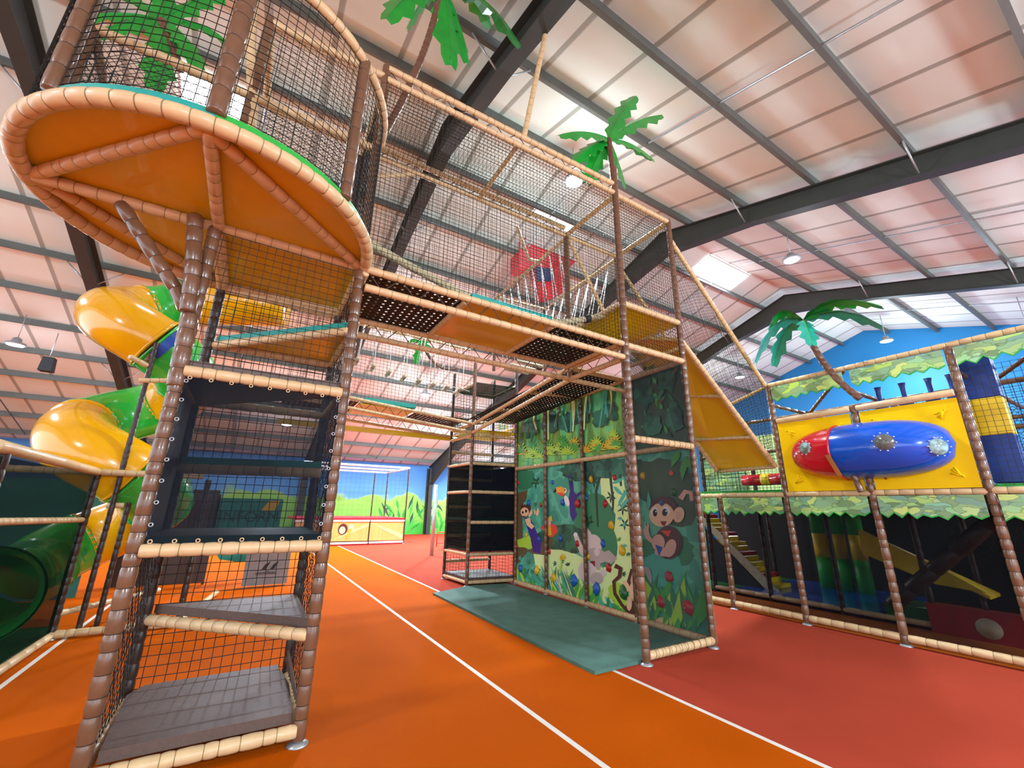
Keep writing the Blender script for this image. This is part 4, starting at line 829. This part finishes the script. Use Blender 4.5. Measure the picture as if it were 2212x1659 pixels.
for px, py_, s_ in ((1736, 967, .1), (1911, 955, .115), (2015, 962, .11)):
    yy = atX(px, py_, 7.36).y; s0 = (3.62-yy)/1.98; u = 2*s0-1; pf = math.sqrt(max(0, 1-abs(u)**2.6)); z = atX(px, py_, 7.36).z; sa = max(-1, min(1, (z-2.6)/(.415*pf**.8))); cx_ = PX-.03-.5*math.sqrt(1-sa*sa)*pf
    e_ = .02; pf2 = lambda q: math.sqrt(max(0, 1-abs(2*q-1)**2.6)); dxdy = -(.5*(pf2(s0+e_)-pf2(s0-e_))/(2*e_*1.98)); nrm = V((-1, -dxdy*-1*-1, .25 if z > 2.6 else -.1)); nrm = V((-1, dxdy*-1, 0)).normalized() if False else V((-1, -dxdy, sa*.5)).normalized()
    c_ = V((cx_, yy, z)); mb = MB(); mb.sweep([c_+nrm*-.03, c_+nrm*.012, c_+nrm*.03, c_+nrm*.04], [s_, s_, s_*.8, s_*.2], 'glass_bubble', 22, caps=True); mb.sweep([c_+nrm*.0, c_+nrm*.008], [s_*.93, s_*.93], 'view_pale' if px != 1911 else 'view_brown', 20)
    t1 = nrm.orthogonal().normalized(); t2 = nrm.cross(t1)
    for k in range(10): g = 2*PI*k/10; q = c_+(t1*cos(g)+t2*sin(g))*(s_+.012); mb.rod(q, q+nrm*.03, .009, 'bolt', 6)
    mb.build('window', CT)
mb = MB(); mb.prism([(PX-.5, 2.86, 2.22), (PX-.5, 2.8, 2.22), (PX-.57, 2.88, 2.52), (PX-.57, 2.94, 2.52)], (-.01, 0, 0), 'bamboo_dark'); mb.build('bracket', CT); MB().foam([(PX-.2, 2.72, 1.99), (PX-.2, 2.78, 2.28)], .045, 'brown').build('bracket', CT); post(CT, PX-.02, 2.66, 2.0, 2.3, .045, foot=False)
# padded column and hanging pads inside the frame
PC = thing('padded_column', 'square blue and yellow padded column in the right play frame', 'padding', (8.45, 1.42, 2.3))
for z0, z1, mt in ((2.1, 2.72, 'blue_pad'), (2.72, 3.22, 'yellow_pad'), (3.22, 3.9, 'blue_pad')): pad(PC, (8.3, 1.2, z0), (8.52, 1.5, z1), mt, 'pad')
for i, (y, x) in enumerate(((2.45, 8.3), (2.15, 8.3), (1.85, 8.3), (1.62, 8.3))):
    o = MB().sweep([(x, y, 3.62), (x, y, 3.55), (x, y, 3.4), (x, y, 3.3), (x, y, 2.9)], [.05, .035, .03, .09, .1], 'blue_pad', 10).build('hanging_bag'); o['label'] = 'dark blue bag hanging in the row above the yellow panels'; o['category'] = 'punch bag'; o['group'] = 'blue bags hanging above the yellow panels'
o = MB().sweep([(8.6, 5.0, 2.3), (8.6, 4.62, 2.3)], [.11, .11], 'red_tube', 14).sweep([(8.6, 4.62, 2.3), (8.6, 4.45, 2.3)], [.112, .112], 'yellow_pad', 14).sweep([(8.6, 4.45, 2.3), (8.6, 4.1, 2.3)], [.11, .11], 'red_tube', 14).build('padded_roller'); o['label'] = 'red and yellow padded roller below the wedge slide'; o['category'] = 'roller'
# stairs, inner slide, padding below deck
ST = thing('staircase', 'narrow orange and red padded steps inside the right play frame', 'stairs', (10, 6, .1))
for i in range(8):
    y = 5.35+.22*i; z = .12+.2*i; pad(ST, (9.75, y, z), (10.45, y+.26, z+.09), 'red_pad' if i % 2 else 'orange_board', 'step'); pad(ST, (9.75, y+.18, z+.09), (10.45, y+.26, z+.2), 'orange_board', 'riser')
MB().prism([(9.72, 5.2, .1), (9.72, 7.2, 1.9), (9.72, 7.2, 1.75), (9.72, 5.5, .1)], (.03, 0, 0), 'wood').build('side_board', ST); MB().prism([(9.7, 5.5, .1), (9.7, 7.3, 1.75), (9.7, 7.3, .1)], (.03, 0, 0), 'black').build('side_panel', ST)
IS = thing('inner_slide', 'yellow padded ramp inside the right play frame', 'slide', (10.3, 3.3, .8))
MB().prism([(10.3, 3.85, 1.4), (10.3, 3.85, .95), (10.3, 2.9, .55), (10.3, 2.3, .5), (10.3, 2.75, .8)], (.08, 0, 0), 'yellow_pad').build('side_board', IS); MB().prism([(10.4, 3.85, 1.2), (10.4, 2.3, .4), (11, 2.3, .4), (11, 3.85, 1.2)], (0, 0, .05), 'yellow_pad').build('chute', IS)
for y, z0, z1, mt in ((5.3, .1, .7, 'dgreen_pad'), (5.3, .7, 1.2, 'yellow_pad'), (5.3, 1.2, 1.8, 'green_pad')): pass
for i, y in enumerate((4.95, 4.6, 4.25)):
    c_ = thing('padded_roller', ('left', 'middle', 'right')[i]+' upright roller padded in green and yellow beside the blue mat', 'roller', (11.2, y, .1), 'upright rollers beside the blue mat')
    for z0, z1, mt in ((.1, .75, 'green_pad'), (.75, 1.25, 'yellow_pad'), (1.25, 1.85, 'green_pad')): MB().sweep([(11.2, y, z0), (11.2, y, z1)], [.14, .14], mt, 16).build('pad', c_)
o = MB().foam([(8.5, 2.95, .38), (8.5, 1.5, 1.78)], .1, 'dbrown', .4).build('padded_beam'); o['label'] = 'thick dark sloping padded beam below the right deck'; o['category'] = 'beam'
DB = thing('wood_board', 'dark red board with a pale round disc under the right play frame', 'board', (9.0, 1.9, 0))
MB().box((9.0, 1.0, .02), (9.03, 2.7, .42), 'red_pad').build('panel', DB); MB().sweep([(8.985, 2.08, .2), (8.97, 2.08, .2)], [.13, .13], 'wood', 28).build('disc', DB)

# ------------------------------------------------------------------ far end of the hall
BB = thing('bouncer', 'bamboo-print trampoline box with red top and netted frame by the far wall', 'trampoline', (5, 21.5, 0))
nt_, b_, N_, L_ = nodes('bamboo_print'); b_.inputs['Roughness'].default_value = .5
tc = N_('TexCoord'); sp = N_('SeparateXYZ'); L_(tc.outputs['Object'], sp.inputs[0]); wv = N_('TexNoise'); wv.noise_dimensions = '1D'; mu = N_('Math'); mu.operation = 'MULTIPLY'; mu.inputs[1].default_value = 14; L_(sp.outputs['X'], mu.inputs[0]); L_(mu.outputs[0], wv.inputs['W']); rp = ramp(N_, [(.3, '9a5c20'), (.42, 'e0a850'), (.6, 'f0c878'), (1, 'f8dc98')]); L_(wv.outputs['Fac'], rp.inputs[0]); L_(rp.outputs[0], b_.inputs['Base Color'])
for x0, x1 in ((1.9, 3.35), (3.4, 4.98), (5.03, 6.6)):
    MB().box((x0, 20.6, .18), (x1, 20.64, 1.0), 'bamboo_print').build('panel', BB); MB().box((x0, 20.55, .06), (x1, 20.62, .14), 'white').build('rail', BB); MB().box((x0, 20.55, 1.0), (x1, 20.62, 1.07), 'white').build('rail', BB); MB().box((x0, 20.6, .0), (x1, 20.63, .06), 'red_red').build('kick_board', BB)
for pts in ([(3.42, 0, .2), (4.2, 0, .62), (4.95, 0, .92), (4.95, 0, .82), (4.2, 0, .5)], [(5.05, 0, .95), (6.58, 0, .45), (6.58, 0, .2), (5.5, 0, .7)]): MB().prism([(x, 20.59, z) for x, _, z in pts], (0, .005, 0), 'bamboo_light').build('pale_band', BB)  # pale slanting bands laid over the bamboo panels
for x in (4.99, 6.62, 3.37): MB().box((x-.02, 20.58, .05), (x+.03, 20.65, 1.05), 'brown_tie').build('upright', BB)
mk = MB(); 
def yb(cx, cz, rx, rz, mt, y=20.585): mk.prism([(cx+rx*cos(2*PI*i/16), y, cz+rz*sin(2*PI*i/16)) for i in range(16)], (0, .004, 0), mt)
yb(3.85, .68, .2, .24, 'p_mbrown'); yb(3.83, .64, .13, .16, 'p_skin', 20.58); yb(4.2, .75, .12, .14, 'p_skin'); mk.prism([(4.0, 20.582, .3), (4.1, 20.582, .3), (4.25, 20.582, .7), (4.12, 20.582, .7)], (0, .004, 0), 'p_orange'); yb(3.8, .58, .06, .02, 'p_white', 20.575); mk.build('monkey_print', BB)
MB().box((1.9, 20.62, 1.05), (6.62, 24.4, 1.16), 'red_red').build('top_pad', BB)
for x, y in ((6.62, 20.6), (6.62, 24.3), (5.9, 24.3), (3.3, 20.6), (1.9, 20.6)): post(BB, x, y, 0, 3.5, .035, 'dbrown', seg=.3, n=8)
for a, b in (((1.9, 20.6), (6.62, 20.6)), ((6.62, 20.6), (6.62, 24.3)), ((1.9, 24.3), (6.62, 24.3)), ((1.9, 22.4), (6.62, 22.4))): MB().rod((a[0], a[1], 3.5), (b[0], b[1], 3.5), .05, 'white', 10).build('top_tube', BB)
netp(BB, (1.9, 20.6, 1.1), (6.62, 20.6, 1.1), (6.62, 20.6, 3.5), (1.9, 20.6, 3.5), cell=.2, r=.003)
# painted bushes on the far wall
mb = MB(); r3 = random.Random(3)
for i in range(60):
    x = r3.uniform(7, 13); z = r3.uniform(.0, 1.5); l = r3.uniform(.5, 1.1); a = r3.uniform(.3, 2.8); y = YF-.012-i*.0004
    mb.prism([(x, y, z), (x+l*.5*cos(a)-.09, y, z+l*.5*sin(a)), (x+l*cos(a), y, z+l*sin(a)), (x+l*.5*cos(a)+.09, y, z+l*.5*sin(a))], (0, .0003, 0), r3.choice(['palm', 'p_leaf', 'green_pad', 'p_dk']))
struct(mb, 'wall_back_painting')
o = MB().rod((6.04, 15.4, 0), (6.04, 15.4, 2.5), .07, 'galv', 14).build('post_pole'); o.name = 'net_post'; o['label'] = 'slim grey pole standing on the red floor at the far end'; o['category'] = 'pole'
WP = thing('ladder_post', 'white post with yellow middle standing left of the far tower', 'post', (7.95, 18.6, 0))
MB().box((7.9, 18.55, 0), (8.05, 18.65, 2.45), 'white').build('post', WP); MB().box((7.88, 18.53, 1.1), (8.07, 18.67, 1.35), 'yellow_pad').build('sleeve', WP)
for z in (.15, .6): MB().rod((7.5, 18.6, z), (7.95, 18.6, z), .02, 'red_red').build('rung', WP)
MB().rod((7.5, 18.6, 0), (7.5, 18.6, .8), .02, 'red_red').build('rung', WP)
# banner seen through the near tower
def text(s_, loc, size, mt, par, name='lettering', rz=0):
    cu = bpy.data.curves.new(name, 'FONT'); cu.body = s_; cu.size = size; cu.extrude = .003; cu.materials.append(MT[mt]); ob = bpy.data.objects.new(name, cu); C.objects.link(ob); ob.rotation_euler = (PI/2, 0, rz); bpy.context.view_layer.update(); me = bpy.data.meshes.new_from_object(ob); me.transform(Matrix.Translation(V(loc)) @ Matrix.Rotation(PI/2, 4, 'X')); bpy.data.objects.remove(ob); o2 = bpy.data.objects.new(name, me); C.objects.link(o2); o2.parent = par; o2.matrix_parent_inverse = Matrix.Translation(-par.location); return o2
BN = thing('banner', 'green information banner behind the net of the near tower', 'banner', (.2, 12, 0))
MB().box((-.55, 12, .68), (.78, 12.03, 1.82), 'teal').build('cloth', BN); text('INFORM', (-.48, 11.99, 1.3), .33, 'p_dk', BN)
MB().prism([(-.45, 12.0, .72), (-.3, 12.0, .5), (.1, 12.0, .42), (.6, 12.0, .5), (.72, 12.0, .72)], (0, .03, 0), 'teal').build('cloth', BN)
MB().prism([(.34, 11.98, 1.55), (.62, 11.98, 1.55), (.72, 11.98, 1.78), (.48, 11.98, 1.78)], (0, .004, 0), 'yellow_pad').build('paper_note', BN)
MB().box((-.55, 12.0, .0), (-.5, 12.06, 1.9), 'dbrown').build('pole', BN)
TB = thing('folded_table', 'grey folded table tennis table with black swoosh logo', 'table', (.7, 11.2, 0))
MB().box((.2, 11.2, .03), (1.05, 11.26, .72), 'grey').build('table_top', TB)
for k in (0, .16): MB().prism([(.52+k, 11.19, .34), (.58+k, 11.19, .44), (.68+k, 11.19, .5), (.64+k, 11.19, .42), (.6+k, 11.19, .34)], (0, .004, 0), 'p_black').build('logo', TB)
text('cornilleau', (.42, 11.19, .24), .1, 'p_black', TB)
DP = thing('wall_panel', 'dark brown panel standing left of the green banner', 'panel', (-1, 12.5, 0)); MB().box((-2.2, 12.4, 0), (-.56, 12.5, 2.0), 'dbrown').build('panel', DP)
BP = thing('notice_board', 'white poster board with faint pink and blue print beyond the far tower', 'poster', (8.8, 16, 4.5))
q0 = atY(1026, 946, 16); q1 = atY(1104, 950, 16); q2 = atY(1104, 905, 16); q3 = atY(1026, 900, 16)
MB().rect(q0, q1, q2, q3, .03, 'white').build('board', BP)
mb = MB()
for i in range(5): c_ = q3.lerp(q0, .35)+(q1-q0)*(.06+i*.055); mb.prism([c_+V((0, -.04, 0)), c_+V((.05, -.04, 0)), c_+V((.05, -.04, .22)), c_+V((0, -.04, .2))], (0, .004, 0), 'p_pink')
for i in range(5): c_ = q3.lerp(q0, .55)+(q1-q0)*(.6+i*.06); mb.prism([c_+V((0, -.04, 0)), c_+V((.06, -.04, 0)), c_+V((.06, -.04, .3)), c_+V((0, -.04, .2))], (0, .004, 0), 'p_teal' if i % 2 else 'p_yel')
mb.build('print', BP)
# red figure hanging under the roof
RX = thing('hanging_figure', 'red angular figure with navy panel hanging under the roof behind the nets', 'decoration', (7, 9, 6.5))
YB = 9.6
def pp(L, y, mt, th, name): MB().prism([atY(x, q, y) for x, q in L], (0, th, 0), mt).build(name, RX)
pp([(1121, 542), (1150, 520), (1160, 505), (1172, 498), (1210, 515), (1232, 527), (1248, 532), (1248, 562), (1232, 575), (1222, 600), (1180, 585), (1160, 572), (1132, 583), (1121, 578)], YB, 'boom_red', .5, 'upper_body')
pp([(1156, 574), (1222, 590), (1216, 632), (1190, 645), (1172, 645)], YB+.02, 'boom_red', .35, 'lower_body'); pp([(1156, 576), (1194, 580), (1194, 606), (1162, 606)], YB-.04, 'navy', .05, 'panel')
for a in ([(1122, 545), (1122, 525), (1136, 513)], [(1246, 545), (1258, 538)]): MB().sweep([atY(x, y, YB-.1) for x, y in a], [.03]*len(a), 'boom_red', 8).build('arm', RX)
for x, y in ((1175, 500), (1225, 525)): q = atY(x, y, YB+.2); MB().rod(q, (q.x, q.y, zb(q.y)+.6), .01, 'galv').build('suspension_cable', RX)
# speaker
q = on_ray(100, 785, 2.3); SPK = thing('loudspeaker', 'small black loudspeaker hanging left of the spiral slide', 'speaker', tuple(q)); MB().prism([q+V((-.14, 0, -.2)), q+V((.14, 0, -.2)), q+V((.11, 0, .2)), q+V((-.11, 0, .2))], (0, .25, 0), 'black').build('cabinet', SPK); MB().rod(q+V((0, .1, .2)), q+V((0, .1, .95)), .012, 'galv').build('bracket', SPK)
# dark glazing on the far wall, left
for i, x in enumerate((-12.5, -9.5, -6.6)): mb = MB(); mb.box((x, YF-.06, 1.0), (x+2.6, YF-.01, 3.9), 'wall_navy'); struct(mb, 'window_%d' % (4+i))

# ------------------------------------------------------------------ light and colour
w = bpy.data.worlds.new('world'); bpy.context.scene.world = w; w.use_nodes = True
w.node_tree.nodes['Background'].inputs[0].default_value = (.84, .98, 1.1, 1); w.node_tree.nodes['Background'].inputs[1].default_value = 1.9
sc = bpy.context.scene
sc.view_settings.view_transform = 'Standard'; sc.view_settings.look = 'None'; sc.view_settings.gamma = 1; sc.view_settings.exposure = .68; sc.view_settings.use_curve_mapping = False
sc.cycles.max_bounces = 5; sc.cycles.transparent_max_bounces = 12; sc.cycles.use_adaptive_sampling = True; sc.cycles.adaptive_threshold = .05; sc.cycles.diffuse_bounces = 2; sc.cycles.glossy_bounces = 2; sc.cycles.sample_clamp_indirect = 6; sc.cycles.use_light_tree = True
